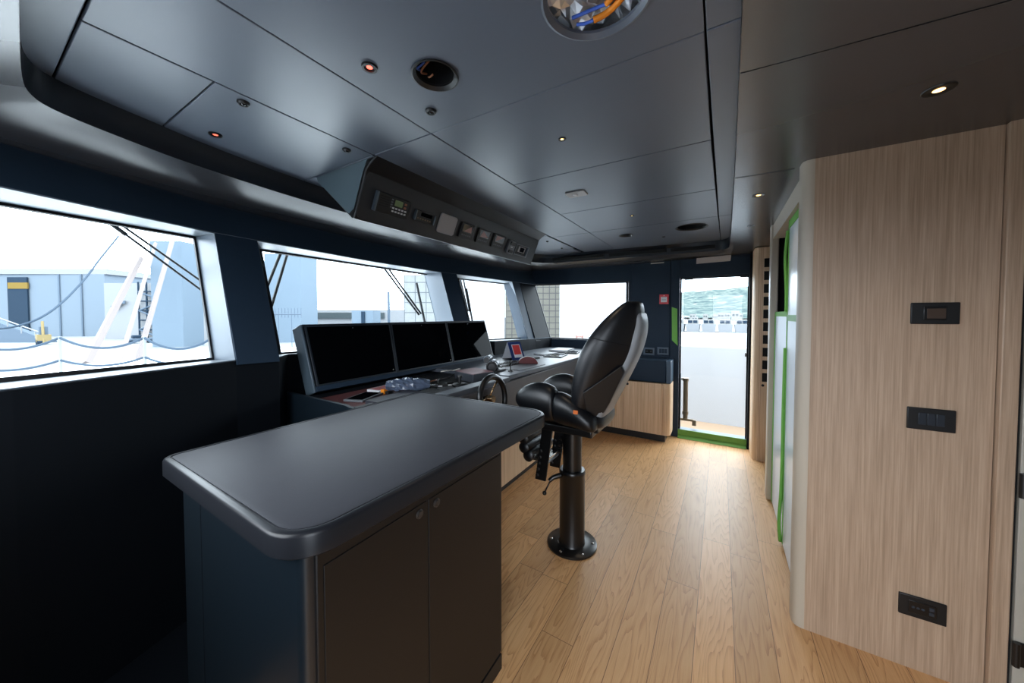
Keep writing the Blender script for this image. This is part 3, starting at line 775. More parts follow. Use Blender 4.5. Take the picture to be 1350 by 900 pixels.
MB().slab([mp_(1.13, -.045, .018), mp_(3.01, -.045, .018), mp_(3.01, .035, .006), mp_(1.13, .035, .006)], Vector((.377, 0, .138)).normalized()*-.03).build('bottom_trim', M['wall'], mh, bevel=.003)
MB().slab([mp_(1.13, 1.0, .006), mp_(3.03, 1.0, .006), mp_(3.03, 1.012, .006), mp_(1.13, 1.012, .006)], Vector((.377, 0, .138)).normalized()*-.08).build('top_trim', M['bezel'], mh)
for (a, b, a2, b2), lab in zip(((1.14, 1.733, 1.14, 1.775), (1.74, 2.363, 1.785, 2.405), (2.37, 3.0, 2.415, 3.025)),
                     ('left black monitor of the three nearest the camera', 'middle black monitor of the three on the console', 'right black monitor of the three reflecting a window')):
    t = thing('monitor', lab, 'monitor', mp_((a+b)/2, .03), 'helm monitors')
    q = [mp_(a, .035, .0), mp_(b, .035, .0), mp_(b2, .995, .0), mp_(a2, .995, .0)]
    nn = Vector((.377, 0, .138)).normalized()
    MB().slab(q, nn*.006).build('bezel', M['bezel'], t, bevel=.002)
    q2 = [mp_(a+.012, .06, .0062), mp_(b-.012, .06, .0062), mp_(b2-.012, .965, .0062), mp_(a2+.012, .965, .0062)]
    MB().slab(q2, nn*.002).build('screen', M['screen'], t)
    MB().lathe(mp_((a2+b2)/2, .93, .009), [(.004, 0), (.003, .002)], 12, 'x').build('brand_mark', M['grey'], t)
    MB().lathe(mp_(b-.03, .1, .009), [(.004, 0), (.003, .002)], 12, 'x').build('power_light', M['tape'], t)

# things on the console
# steering wheel
sw = thing('steering_wheel', 'small black rimmed steering wheel with gilt spokes on the console front', 'steering wheel', (-1.27, 1.77, .875))
wc = Vector((-1.215, 1.772, .872)); wax = Vector((1, 0, .12)).normalized()
MB().torus(wc, .139, .0195, wax, 48, 12).build('rim', M['blackm'], sw, smooth=True)
uu = wax.cross(Vector((0, 0, 1))).normalized(); vv = uu.cross(wax)
for a in (90, 210, 330, 30):
    if a == 30: continue
    d = uu*math.cos(math.radians(a+35))+vv*math.sin(math.radians(a+35))
    MB().tube([wc-wax*.03+d*.02, wc-wax*.02+d*.07, wc+d*.14], [.007, .006, .006], 8).build('spoke', M['gold'], sw, smooth=True)
MB().tube([wc-wax*.045, wc+wax*.005], [.026, .022], 20).build('hub', M['gold'], sw, smooth='auto')
MB().tube([Vector((-1.284, wc.y, wc.z-.006)), wc-wax*.04], .017, 16).build('column', M['blackm'], sw, smooth='auto')
# desk calendar
CT = .956
dc = thing('desk_calendar', 'blue tent card with a red picture standing on the far counter', 'desk calendar', (-1.82, 2.95, CT))
A, B_ = Vector((-1.72, 2.855, CT)), Vector((-1.655, 2.985, CT)); back = Vector((-.17, .07, 0)); up = Vector((-.075, .02, .175))
MB().slab([A, B_, B_+up, A+up], Vector((-.006, 0, 0))).build('front_card', M['blue'], dc)
MB().slab([A+back, B_+back, B_+up+Vector((-.004, 0, 0)), A+up+Vector((-.004, 0, 0))], Vector((-.003, 0, -.001))).build('back_card', M['paper'], dc)
fnn = (B_-A).cross(up).normalized()
if fnn.x < 0: fnn = -fnn
def cq(u0, u1, v0, v1, off): return [A+(B_-A)*u+up*v+fnn*off for u, v in ((u0, v0), (u1, v0), (u1, v1), (u0, v1))]
MB().slab(cq(.2, .86, .14, .86, .0008), fnn*.001).build('picture_mount', M['paper'], dc)
MB().slab(cq(.25, .81, .3, .82, .002), fnn*.001).build('picture', M['red'], dc)
MB().slab([A+back*.0, A+back, B_+back, B_], (0, 0, -.002)).build('base_fold', M['blue'], dc)
# control lever: two stacked cylinders with flanges
cl = thing('control_lever', 'black cylindrical throttle unit with flange rings beside the steering wheel', 'throttle', (-1.58, 2.2, .953))
c0 = Vector((-1.50, 2.17, 1.0)); ax = Vector((-.42, .9, 0)).normalized()
MB().tube([c0, c0+ax*.05, c0+ax*.14], .042, 20).build('lower_drum', M['blackm'], cl, smooth='auto')
MB().torus(c0, .037, .008, ax, 24, 8).build('flange', M['black'], cl, smooth=True)
MB().torus(c0+ax*.05, .043, .004, ax, 24, 8).build('flange', M['edge'], cl, smooth=True)
c1 = c0+Vector((-.07, .03, .045))
MB().tube([c1, c1+ax*.16], .024, 18).build('upper_drum', M['blackm'], cl, smooth='auto')
MB().torus(c1+ax*.03, .026, .005, ax, 24, 8).build('flange', M['edge'], cl, smooth=True)
MB().box(c0.x-.08, c0.x+.03, c0.y, c0.y+.16, .955, .972).build('foot', M['black'], cl, bevel=.004)
# joystick
js = thing('joystick', 'small black joystick lever standing on the counter right of the throttle', 'joystick', (-1.41, 2.30, CT))
MB().lathe((-1.41, 2.30, CT), [(.022, 0), (.020, .008), (.008, .014)], 20).build('base', M['blackm'], js, smooth='auto')
MB().lathe((-1.41, 2.30, CT+.012), [(.004, 0), (.004, .04), (.009, .05), (.010, .066), (.006, .074)], 16).build('stick', M['blackm'], js, smooth='auto')
# trackball sheet with red half-disc
o = MB().slab([(-1.36, 2.36, CT+.0005), (-1.33, 2.76, CT+.0005), (-1.55, 2.80, CT+.0005), (-1.52, 2.36, CT+.0005)], (0, 0, .004)).build('template_sheet', M['grey'])
tag(o, 'grey flat template sheet lying on the counter under the red protractor', 'sheet')
pt = thing('protractor_unit', 'dark red half-round unit standing on the grey counter sheet', 'instrument', (-1.47, 2.72, CT+.005))
hd_ = [Vector((-1.47+.088*.855*math.cos(a), 2.70+.088*.519*math.cos(a), CT+.0055+.062*math.sin(a))) for a in [PI*i/14 for i in range(15)]]
MB().slab(hd_, (-.02, .03, 0)).build('half_disc', M['darkred'], pt, bevel=.003)
MB().tube([p+Vector((-.02, .03, 0)) for p in hd_[3:] if True][::-1][2:], .004, 6).build('rim', M['paper'], pt, smooth=True)
# corded cable with ties
for k, (x0, y0, lab) in enumerate(((-1.56, 2.36, 'black coiled cord nearer the joystick on the counter'), (-1.66, 2.42, 'black coiled cord further back behind the joystick'))):
    pts = []
    for i in range(60):
        s = i/59
        pts.append((x0+.02*s+.008*math.cos(i*1.6), y0+.36*s, CT+.012+.008*math.sin(i*1.6)))
    tag(MB().tube(pts, .004, 6).build('coiled_cord', M['black'], smooth=True), lab, 'cord', 'coiled cords')
# books / tablets at the far end
def flat(name, lab, cat, cx, cy, sx, sy, rot, z0, h, m_, top=None, group=None, page=None):
    t = thing(name, lab, cat, (cx, cy, z0), group)
    R = Matrix.Rotation(rot, 3, 'Z')
    def q(a, b, z, k=0): return [Vector((cx, cy, z))+R @ Vector((sgx*(a-k), sgy*(b-k), 0)) for sgx, sgy in ((-1, -1), (1, -1), (1, 1), (-1, 1))]
    if page:
        MB().slab(q(sx/2, sy/2, z0), (0, 0, h*.18)).build('back_cover', m_, t)
        MB().slab(q(sx/2, sy/2, z0+h*.18, .004), (0, 0, h*.64)).build('pages', page, t)
        MB().slab(q(sx/2, sy/2, z0+h*.82), (0, 0, h*.18)).build('front_cover', m_, t)
    else:
        MB().slab(q(sx/2, sy/2, z0), (0, 0, h)).build('body', m_, t, bevel=.0015)
    if top:
        MB().slab(q(sx/2-.012, sy/2-.012, z0+h+.0003), (0, 0, .0008)).build('face', top, t)
    return t
flat('tablet', 'black tablet lying on the counter left of the two stacked books', 'tablet', -1.52, 3.42, .19, .30, .15, CT+.0005, .010, M['black'], M['lens'])
flat('notebook', 'grey notebook lying behind the black tablet on the counter', 'notebook', -1.68, 3.50, .15, .25, -.2, CT+.0005, .014, M['grey'], None, None, M['paper'])
flat('manual', 'dark thick manual lying on the far counter behind the seat', 'manual', -1.66, 3.92, .22, .36, .1, CT+.0005, .026, M['black'], M['grey'], None, M['paper'])
flat('manual', 'thin dark folder in front of the thick manual on the counter', 'folder', -1.47, 3.78, .14, .20, .2, CT+.0005, .012, M['black'], M['lens'])
flat('remote_control', 'small black remote lying between coiled cord and tablet', 'remote control', -1.62, 3.08, .045, .15, -.3, CT+.0005, .014, M['black'])
# equipment box with rose top
eb = thing('equipment_box', 'grey equipment box with dusty rose lid on the console tray', 'box', (-1.60, 2.0, .923))
MB().slab([(-1.47, 1.90, .923), (-1.43, 2.10, .923), (-1.66, 2.17, .923), (-1.70, 1.97, .923)], (0, 0, .058)).build('case', mat('slate_case', (64, 68, 75), rough=.45), eb, bevel=.003)
MB().slab([(-1.475, 1.905, .9813), (-1.435, 2.095, .9813), (-1.655, 2.165, .9813), (-1.695, 1.975, .9813)], (0, 0, .003)).build('lid', mat('rose_lid', (142, 104, 108), rough=.5), eb)
# wire bundles
rnd = random.Random(11)
def wire(name, c, ext, n, rad, m_, lab, cat='wire', grp=None):
    pts = [(c[0]+rnd.uniform(-ext[0], ext[0]), c[1]-ext[1]+2*ext[1]*i/(n-1), c[2]+rad+rnd.uniform(0, ext[2])) for i in range(n)]
    cable(name, pts, rad, m_, lab, cat, grp)
wire('wire_harness', (-1.66, 1.80, .9225), (.05, .16, .03), 7, .007, M['black'], 'thick black wire harness lying on the tray behind the wheel')
wire('wire_harness', (-1.58, 1.76, .9225), (.04, .13, .02), 6, .006, M['black'], 'black wire harness nearest the console edge left of the wheel')
wire('pale_wire', (-1.68, 1.92, .982), (.03, .09, .016), 8, .004, M['tape'], 'pale twisted wire lying on the rose-topped box')
wire('pale_wire', (-1.74, 1.72, .9225), (.015, .13, .01), 5, .005, M['copper'], 'brown cable lying straight on the tray behind the black harness')
wire('clear_wire', (-1.60, 1.60, .9225), (.03, .06, .03), 7, .004, M['steel'], 'silvery tangled wire beside the bubble-wrapped parcel')
for i, (cx, cy, rot, lab) in enumerate(((-1.56, 1.575, .6, 'black plug end with pale tip nearest the bubble wrap'), (-1.52, 1.62, .9, 'black plug end lying right of the other plug'))):
    d = Vector((math.cos(rot), math.sin(rot), 0)); p = Vector((cx, cy, .93+.02))
    t = thing('cable_plug', lab, 'plug', p)
    MB().tube([p, p+d*.05], .008, 10).build('body', M['black'], t, smooth='auto'); MB().tube([p+d*.05, p+d*.075], .005, 8).build('tip', M['taupe'], t, smooth='auto')
# binnacle pedestal
bn = thing('trackball', 'dark round trackball base standing on the console tray', 'trackball', (-1.56, 1.86, .922))
MB().lathe((-1.50, 1.79, .922), [(.05, 0), (.05, .012), (.042, .018), (.012, .02), (.012, .055), (.02, .06), (.018, .07)], 24).build('body', M['black'], bn, smooth='auto')
# bubble wrap parcel
bw = MB(); N1, N2 = 14, 16; rings = []
rnd = random.Random(5)
a0, a1 = Vector((-1.72, 1.37, .975)), Vector((-1.535, 1.55, .972))
for i in range(N1):
    s = i/(N1-1); c = a0.lerp(a1, s); r = .048*(math.sin(PI*min(max(s, .04), .96))**.25)
    d = (a1-a0).normalized(); u = Vector((-d.y, d.x, 0))
    rings.append([c+(u*math.cos(2*PI*k/N2)*1.25+Vector((0, 0, 1))*math.sin(2*PI*k/N2)*.85)*r*(1+rnd.uniform(-.13, .13)) for k in range(N2)])
bw.loft(rings)
tag(bw.build('bubble_wrap_parcel', M['bubble']), 'crumpled bubble-wrapped parcel lying where worktop meets the monitors', 'parcel')
# phone, notepad, orange clip, card
flat('tablet', 'dark tablet with pale edge lying on the red-brown tray', 'tablet', -1.75, 1.24, .12, .20, .35, .9225, .012, M['grey'], M['lens'])
flat('notepad', 'pale notepad lying under the left monitor next to the bubble wrap', 'notepad', -1.83, 1.44, .10, .18, .1, .9225, .016, M['paper'], mat('pink_page', (190, 120, 120), rough=.7))
oc_ = thing('cable_clip', 'small orange connector lying beside the pale notepad', 'connector', (-1.74, 1.36, .9225))
MB().box(-1.755, -1.725, 1.355, 1.385, .9225, .95).build('body', M['orange'], oc_, bevel=.003)
MB().box(-1.72, -1.69, 1.36, 1.40, .9225, .94).build('plug', M['black'], oc_, bevel=.002)
cable('thin_lead', [(-1.70, 1.38, .93), (-1.66, 1.42, .935), (-1.62, 1.40, .93), (-1.58, 1.46, .93)], .003, M['black'], 'thin black lead trailing from the orange connector')
for i, (a, b, lab) in enumerate(((-1.62, 1.20, 'pale label strip on the tray edge, left one of two'), (-1.60, 1.25, 'pale label strip on the tray edge, right one of two'))):
    tag(MB().box(a-.008, a+.008, b-.018, b+.018, .9225, .927).build('label_strip', M['tape']), lab, 'strip', 'label strips')

# ------------------------------------------------------------------ helm chair
ch = thing('helm_chair', 'black leather helm chair on a black floor pedestal', 'chair', (-.76, 1.96, 0))
CX, CY = -.76, 1.96
MB().lathe((CX, CY, 0), [(.150, 0), (.150, .010), (.145, .014), (.07, .015)], 48).build('base_plate', M['blackm'], ch, smooth='auto')
for k in range(6):
    a = 2*PI*k/6+.35
    MB().lathe((CX+.125*math.cos(a), CY+.125*math.sin(a), .014), [(.009, 0), (.009, .002), (.006, .005), (.001, .0055)], 12).build('bolt', M['steel'], ch, smooth='auto')
MB().lathe((CX, CY, .014), [(.081, 0), (.076, .01), (.076, .424), (.079, .428), (.079, .444), (.074, .450)], 40).build('lower_column', M['blackm'], ch, smooth='auto')
MB().lathe((CX, CY, .45), [(.057, 0), (.057, .255)], 36).build('upper_column', M['blackm'], ch, smooth='auto')
lv = MB().tube([(CX-.05, CY-.06, .435), (CX-.085, CY-.09, .425), (CX-.105, CY-.105, .405)], [.016, .014, .012], 12).build('lock_lever', M['blackm'], ch, smooth='auto')
MB().tube([(CX-.10, CY-.10, .405), (CX-.125, CY-.125, .34)], .0045, 8).build('lever_rod', M['blackm'], lv, smooth=True)
MB().ball((CX-.126, CY-.126, .335), .013).build('lever_ball', M['blackm'], lv, smooth=True)
MB().box(-.99, -.60, 1.84, 2.08, .712, .757).build('seat_frame', M['blackm'], ch, bevel=.008)
MB().box(-.66, -.575, 1.87, 2.05, .735, .80).build('hinge_block', M['blackm'], ch, bevel=.006)
for k in range(3):
    MB().lathe((CX-.05, CY-.06-.01*k, .66-.035*k), [(.012, -.01), (.012, .01)], 10, 'x').build('valve', M['blackm'], ch)
# footrest: two flat bars, tread and rollers
for y in (1.85, 2.06):
    b = MB().slab([(-.835, y-.006, .75), (-.905, y-.006, .75), (-.955, y-.006, .40), (-.885, y-.006, .40)], (0, .012, 0)).build('footrest_bar', M['blackm'], ch, bevel=.002)
    for k in range(5):
        MB().lathe((-.915-.006*k, y-.006, .58-.038*k), [(.010, 0), (.010, -.006), (.005, -.008)], 12, 'y').build('bar_bolt', M['black'], b)
MB().box(-1.03, -.89, 1.86, 2.05, .505, .52).build('footrest_tread', M['steel'], ch, bevel=.003)
MB().tube([(-.90, 1.85, .49), (-.90, 2.06, .49)], .010, 10).build('cross_rod', M['grey'], ch, smooth='auto')
for k, (x, z) in enumerate(((-1.0, .70), (-1.02, .645), (-1.015, .59), (-.985, .545))):
    MB().tube([(x, 1.80, z), (x, 1.81, z), (x, 2.11, z), (x, 2.12, z)], [.02, .034, .034, .02], 16).build('footrest_roll', M['leather'], ch, smooth='auto')
# seat cushion
def box_ring(x, y0, y1, z0, z1, k=.25):
    yy, zz = (y1-y0)*k, (z1-z0)*k
    return [(x, y0+yy, z0), (x, y1-yy, z0), (x, y1, z0+zz), (x, y1, z1-zz), (x, y1-yy, z1), (x, y0+yy, z1), (x, y0, z1-zz), (x, y0, z0+zz)]
MB().loft([box_ring(-1.03, 1.84, 2.08, .83, .90), box_ring(-1.01, 1.80, 2.12, .79, .925), box_ring(-.9, 1.77, 2.15, .755, .925), box_ring(-.7, 1.77, 2.15, .755, .89), box_ring(-.55, 1.79, 2.13, .755, .87), box_ring(-.53, 1.83, 2.09, .78, .85)]).build('seat_cushion', M['leather'], ch, subsurf=2)
for sg in (-1, 1):
    def Y(d): return CY+sg*d
    def rg(x, d0, d1, z0, z1, k=.28):
        a, b = sorted((Y(d0), Y(d1))); return box_ring(x, a, b, z0, z1, k)
    # front thigh bolster
    MB().loft([rg(-1.045, .15, .205, .88, .925), rg(-1.03, .125, .222, .85, .955), rg(-.96, .11, .235, .80, 1.0), rg(-.88, .105, .238, .785, 1.018), rg(-.81, .105, .236, .785, 1.0), rg(-.785, .115, .226, .80, .975)]).build('front_bolster', M['leather'], ch, subsurf=2)
    # rear side bolster
    MB().loft([rg(-.80, .125, .225, .80, .95), rg(-.78, .11, .238, .785, .978), rg(-.70, .11, .24, .78, .955), rg(-.64, .11, .238, .775, .91), rg(-.585, .11, .23, .765, .865), rg(-.555, .13, .21, .775, .84)]).build('side_bolster', M['leather'], ch, subsurf=2)
# backrest: wing sides taper towards a narrow rear shell
secs = [(.825, -.66, -.565, .15, .10), (.88, -.70, -.545, .215, .11), (.97, -.702, -.50, .228, .115), (1.08, -.688, -.445, .232, .115), (1.19, -.655, -.395, .230, .115), (1.28, -.610, -.372, .215, .112), (1.37, -.545, -.362, .180, .105), (1.43, -.485, -.362, .145, .10), (1.465, -.45, -.368, .115, .085), (1.474, -.43, -.38, .085, .06)]
def brow(z, xf, xr, wf, wr):
    xm = xf+(xr-xf)*.45
    return [(xf+.07, CY, z), (xf+.05, CY-wf*.5, z), (xf, CY-wf*.86, z), (xf+.02, CY-wf, z), (xm, CY-wf*.98, z), (xr-.03, CY-wr*1.12, z), (xr, CY-wr*.9, z), (xr+.004, CY, z),
            (xr, CY+wr*.9, z), (xr-.03, CY+wr*1.12, z), (xm, CY+wf*.98, z), (xf+.02, CY+wf, z), (xf, CY+wf*.86, z), (xf+.05, CY+wf*.5, z)]
MB().loft([brow(*s) for s in secs]).build('backrest', M['leather'], ch, subsurf=2)
def interp_sec(z):
    for a, b in zip(secs, secs[1:]):
        if a[0] <= z <= b[0]:
            t_ = (z-a[0])/(b[0]-a[0]); return [a[i]+(b[i]-a[i])*t_ for i in range(5)]
    return secs[-1] if z > 1 else secs[0]
# grey rear shell
sh = []
for z in (.735, .80, .86, .95, 1.05, 1.15, 1.22, 1.29, 1.36, 1.40, 1.415):
    s_ = interp_sec(max(z, .826)); xr = s_[2]+(-.045 if z < .76 else -.015 if z < .82 else 0); w = .118 if z > .82 else .105
    w *= 1 if z < 1.35 else .86 if z < 1.41 else .6
    th = .045 if z < 1.39 else .012
    w += max(0, min(.03, (1.15-z)*.12))
    sh.append([(xr-.05, CY-w, z), (xr+.012, CY-w*.94, z), (xr+th*.5, CY-w*.8, z), (xr+th*.6, CY, z), (xr+th*.5, CY+w*.8, z), (xr+.012, CY+w*.94, z), (xr-.05, CY+w, z), (xr-.04, CY, z)])
MB().loft(sh).build('rear_shell', M['shell'], ch, subsurf=2)
# triangular side covers and seams
for sg in (-1, 1):
    def sp(x, z, off=0):
        s_ = interp_sec(max(z, .83)); xf, xr, wf, wr = s_[1:]
        xm = xf+(xr-xf)*.45
        if x < xm: w = wf*.99
        else: w = wf*.98+(wr*1.12-wf*.98)*min(1, (x-xm)/max(xr-.03-xm, .01))
        return Vector((x, CY+sg*(w+off), z))
    tri = [sp(-.615, .99, .004), sp(-.53, 1.06, .008), sp(-.44, 1.135, .01), sp(-.425, 1.1, .010), sp(-.50, .93, .010), sp(-.56, .82, .010), sp(-.60, .80, .006), sp(-.612, .87, .004)]
    MB().slab(tri, (0, -sg*.03, 0)).build('side_cover', M['black'], ch, bevel=.006)
seam = []
for k in range(15):
    y = -1+2*k/14
for sg in (-1, 1):
    pts = [sp_ for sp_ in [Vector((x, CY+sg*(w+.001), z)) for x, w, z in ((-.60, .214, 1.285), (-.56, .216, 1.278), (-.50, .208, 1.265), (-.44, .165, 1.25), (-.40, .135, 1.24))]]
    MB().tube(pts, .002, 6).build('seam', M['slot'], ch)
tg = MB().box(-.665, -.640, 1.724, 1.730, .872, .892).build('side_tag', M['amber'], ch); tg['label'] = 'small orange tag'

# ------------------------------------------------------------------ far wall fittings
fc = thing('sideboard', 'pale oak low cabinet against the end wall left of the door', 'cabinet', (-.9, 4.2, 0))
MB().slab(rrect(-1.27, -.454, 4.062, YE-.012, .075, .05, 6), (0, 0, .555)).build('carcass', M['veneer_x'], fc, smooth='auto')
for a, b in ((-1.265, -.955), (-.949, -.545)):
    d = MB().box(a, b, 4.046, 4.064, .085, .645).build('door', M['veneer_x'], fc, bevel=.002)
    if b > -.6: MB().lathe((a+.045, 4.046, .61), [(.014, .001), (.014, -.004), (.010, -.006)], 20, 'y').build('knob', M['black'], d, smooth='auto')
MB().slab(rrect(-.541, -.452, 4.047, YE-.012, .085, .04, 6), (0, 0, .56)).build('corner_post', M['veneer_x'], fc, smooth='auto')
MB().box(-1.26, -.505, 4.075, YE-.015, 0, .076).build('toe_kick', M['black'], fc)
ub = thing('wall_cupboard', 'navy leather-faced box unit standing on the oak sideboard', 'cupboard', (-.7, 4.25, .65))
MB().box(-1.26, -.505, 4.10, YE-.013, .648, .895).build('body', M['wall'], ub, bevel=.006)
MB().box(-.50, -.455, 4.075, YE-.013, .648, .895).build('end_strip', mat('pale_navy_edge', (66, 84, 102), rough=.3), ub, bevel=.004)
MB().box(-1.26, -.46, 4.27, YE-.012, .895, .906).build('ledge', M['wall'], ub)
def plate(name, lab, x0, x1, z0, z1, y, m_, cat, group=None, th=.008):
    t = thing(name, lab, cat, ((x0+x1)/2, y, z0), group)
    MB().box(x0, x1, y-th, y, z0, z1).build('plate', m_, t, bevel=.003)
    return t
yf = YE-.0125
t = plate('wall_socket', 'navy socket plate on the end wall, left of the two', -.785, -.66, .925, 1.012, yf, mat('navy_plate', (58, 76, 92), rough=.4), 'socket')
MB().box(-.765, -.68, yf-.0095, yf-.008, .945, .992).build('insert', M['wall_dark'], t)
for k in range(2): MB().lathe((-.745+k*.045, yf-.0096, .968), [(.010, 0), (.010, -.002)], 14, 'y').build('outlet', M['black'], t)
t = plate('light_switch', 'navy switch plate on the end wall, right of the two', -.63, -.507, .935, 1.025, yf, mat('navy_plate', (58, 76, 92), rough=.4), 'switch')
for k in range(3): MB().box(-.61+k*.029, -.584+k*.029, yf-.0105, yf-.008, .955, 1.005).build('rocker', M['wall'], t, bevel=.001)
t = plate('fire_call_point', 'red fire call point box on the navy end wall', -.612, -.513, 1.525, 1.638, yf, M['redbox'], 'fire alarm', None, .03)
MB().box(-.594, -.532, yf-.0315, yf-.03, 1.548, 1.608).build('press_glass', M['white'], t, bevel=.001)
for k in range(3): MB().box(-.585, -.541, yf-.0322, yf-.0315, 1.56+k*.016, 1.565+k*.016).build('printed_line', M['grey'], t)
MB().lathe((-.562, yf-.03, 1.622), [(.005, 0), (.004, -.002)], 10, 'y').build('indicator', M['white'], t)
o = MB().slab([(-.481, YE-.0215, 1.49), (-.425, YE-.0215, 1.47), (-.415, YE-.0215, 1.05), (-.475, YE-.0215, 1.11)], (0, .001, 0)).build('masking_tape', M['green']); tag(o, 'long green tape strip on the post left of the door', 'tape')
o = MB().box(-.402, .252, YE-.012, YE-.002, .004, .09).build('masking_tape', M['green_dark']); tag(o, 'dark green tape covering the door threshold upright', 'tape')
o = MB().slab([(-.40, YE-.06, .002), (.245, YE-.06, .002), (.25, YE-.012, .03), (-.40, YE-.012, .03)], (0, 0, .002)).build('masking_tape', M['green_dark']); tag(o, 'dark green tape flap at the foot of the door threshold', 'tape')
o = MB().box(-.715, -.57, YE-.0135, YE-.0125, 2.0, 2.013).build('paper_label', M['tape']); tag(o, 'small pale tape label above the fire call point', 'label')
o = MB().slab([(-.24, YE-.016, 1.965), (.08, YE-.017, 1.972), (.085, YE-.05, 2.03), (-.235, YE-.05, 2.022)], (0, .001, 0)).build('paper_label', M['taupe']); tag(o, 'long pale tape label above the door', 'label')
# the sliding glass door
dr = struct(MB().box(-.40, .25, YE+.035, YE+.045, .085, 1.815).build('door_1', M['glass']), 'clear glass side door')
fr = MB().box(-.402, -.385, YE+.03, YE+.05, .085, 1.818).box(.24, .255, YE+.03, YE+.05, .085, 1.818).box(-.40, .25, YE+.03, YE+.05, 1.806, 1.818)
fr.build('door_frame', M['wall_dark'], dr)
MB().box(.225, .245, YE+.012, YE+.035, .96, 1.0).build('door_latch', M['blackm'], dr, bevel=.003)
for x in (-.36, .17):
    MB().box(x, x+.09, YE+.015, YE+.035, 1.795, 1.812).build('door_catch', M['black'], dr)
hb_ = thing('door_hinge_arm', 'bronze steel hinge arm post standing at the left door edge', 'hinge arm', (-.36, YE+.1, .1))
ya = YE+.12
MB().tube([(-.338, ya, .19), (-.338, ya, .66)], .026, 16).build('post', M['bronze'], hb_, smooth='auto')
MB().lathe((-.338, ya, .63), [(.033, 0), (.033, .035)], 18).build('collar', M['bronze'], hb_, smooth='auto')
MB().lathe((-.338, ya, .24), [(.033, 0), (.033, .035)], 18).build('collar', M['bronze'], hb_, smooth='auto')
MB().box(-.40, -.338, ya-.01, ya+.01, .64, .66).build('bracket', M['bronze'], hb_, bevel=.003)
MB().box(-.40, -.25, ya-.015, ya+.01, .165, .19).build('bracket', M['bronze'], hb_, bevel=.003)
MB().box(-.265, -.225, ya-.02, ya+.02, .12, .185).build('stop_block', M['bronze'], hb_, bevel=.004)
MB().tube([(-.395, ya-.02, .09), (-.395, ya-.02, .72)], .010, 12).build('hinge_pin', M['edge'], hb_, smooth='auto')

# ------------------------------------------------------------------ right side: oak walls, slide panels
rw = MB().slab([(.338, 1.952, 0), (.848, 1.952, 0), (.848, 1.952, 2.075), (.338, 1.952, 2.075)], (0, .05, 0))
struct(rw.build('wall_right', M['veneer']), 'pale brushed oak wall panel with switches')
cp = [(.330, 1.952), (.312, 1.957), (.301, 1.968), (.297, 1.985), (.297, 2.03), (.338, 2.03), (.338, 1.9525)]
struct(MB().slab([(x, y, 0) for x, y in cp], (0, 0, 2.075)).build('trim_13', M['beige'], smooth='auto'), 'beige rounded corner post of the oak wall')
struct(MB().box(.8505, .892, 1.930, 2.0, 0, 2.075).build('trim_14', M['veneer'], bevel=.003), 'oak edge post at the right')
struct(MB().box(.893, .902, 1.945, 2.0, 0, 2.0).build('trim_15', M['slot']), 'dark door gap')
d2 = struct(MB().box(.904, 1.7, 1.935, 1.975, .01, 1.96).build('door_2', M['cream'], bevel=.002), 'cream door at the right edge')
struct(MB().box(.8925, 1.7, 1.935, 1.99, 1.97, 2.075).build('trim_16', M['veneer']), 'oak panel over the cream door')
for z0 in (.165, .765):
    h = MB().box(.905, .93, 1.925, 1.935, z0, z0+.085).build('hinge', M['blackm'], d2, bevel=.003)
    MB().tube([(.905, 1.922, z0), (.905, 1.922, z0+.085)], .009, 10).build('hinge_knuckle', M['blackm'], h, smooth='auto')
struct(MB().box(1.7, 2.4, 1.95, 2.0, 0, 2.2).build('wall_right_return', M['veneer']))
# switch plates on the oak wall
def oakplate(name, lab, x0, x1, z0, z1, cat):
    t = thing(name, lab, cat, ((x0+x1)/2, 1.952, z0))
    MB().box(x0, x1, 1.944, 1.952, z0, z1).build('plate', M['black'], t, bevel=.003)
    return t
y1 = 1.944
t = oakplate('thermostat', 'black wall control with small brown display, highest on the oak wall', .631, .757, 1.365, 1.447, 'thermostat')
MB().box(.663, .722, y1-.004, y1, 1.380, 1.433).build('display_frame', M['blackm'], t, bevel=.002)
MB().box(.672, .720, y1-.0052, y1-.004, 1.387, 1.424).build('display', mat('brown_display', (74, 62, 54), rough=.3), t)
t = oakplate('light_switch', 'black switch plate with three rockers, middle of the oak wall', .630, .757, .957, 1.042, 'switch')
for k in range(3): MB().box(.659+k*.0235, .681+k*.0235, y1-.003, y1, .977, 1.023).build('rocker', mat('slate_rocker', (40, 46, 54), rough=.35), t, bevel=.0015)
t = oakplate('wall_socket', 'black socket plate low on the oak wall near the floor', .624, .752, .213, .297, 'socket')
MB().box(.650, .726, y1-.002, y1, .231, .279).build('insert', M['blackm'], t, bevel=.001)
for k in range(3): MB().lathe((.663+k*.013, y1-.002, .255), [(.0045, 0), (.0045, -.001)], 12, 'y').build('outlet', mat('slate_outlet', (48, 58, 70), rough=.4), t)
for k in range(2): MB().box(.705, .718, y1-.0035, y1-.002, .240+k*.018, .253+k*.018).build('usb_port', mat('slate_port', (44, 52, 62), rough=.4), t)
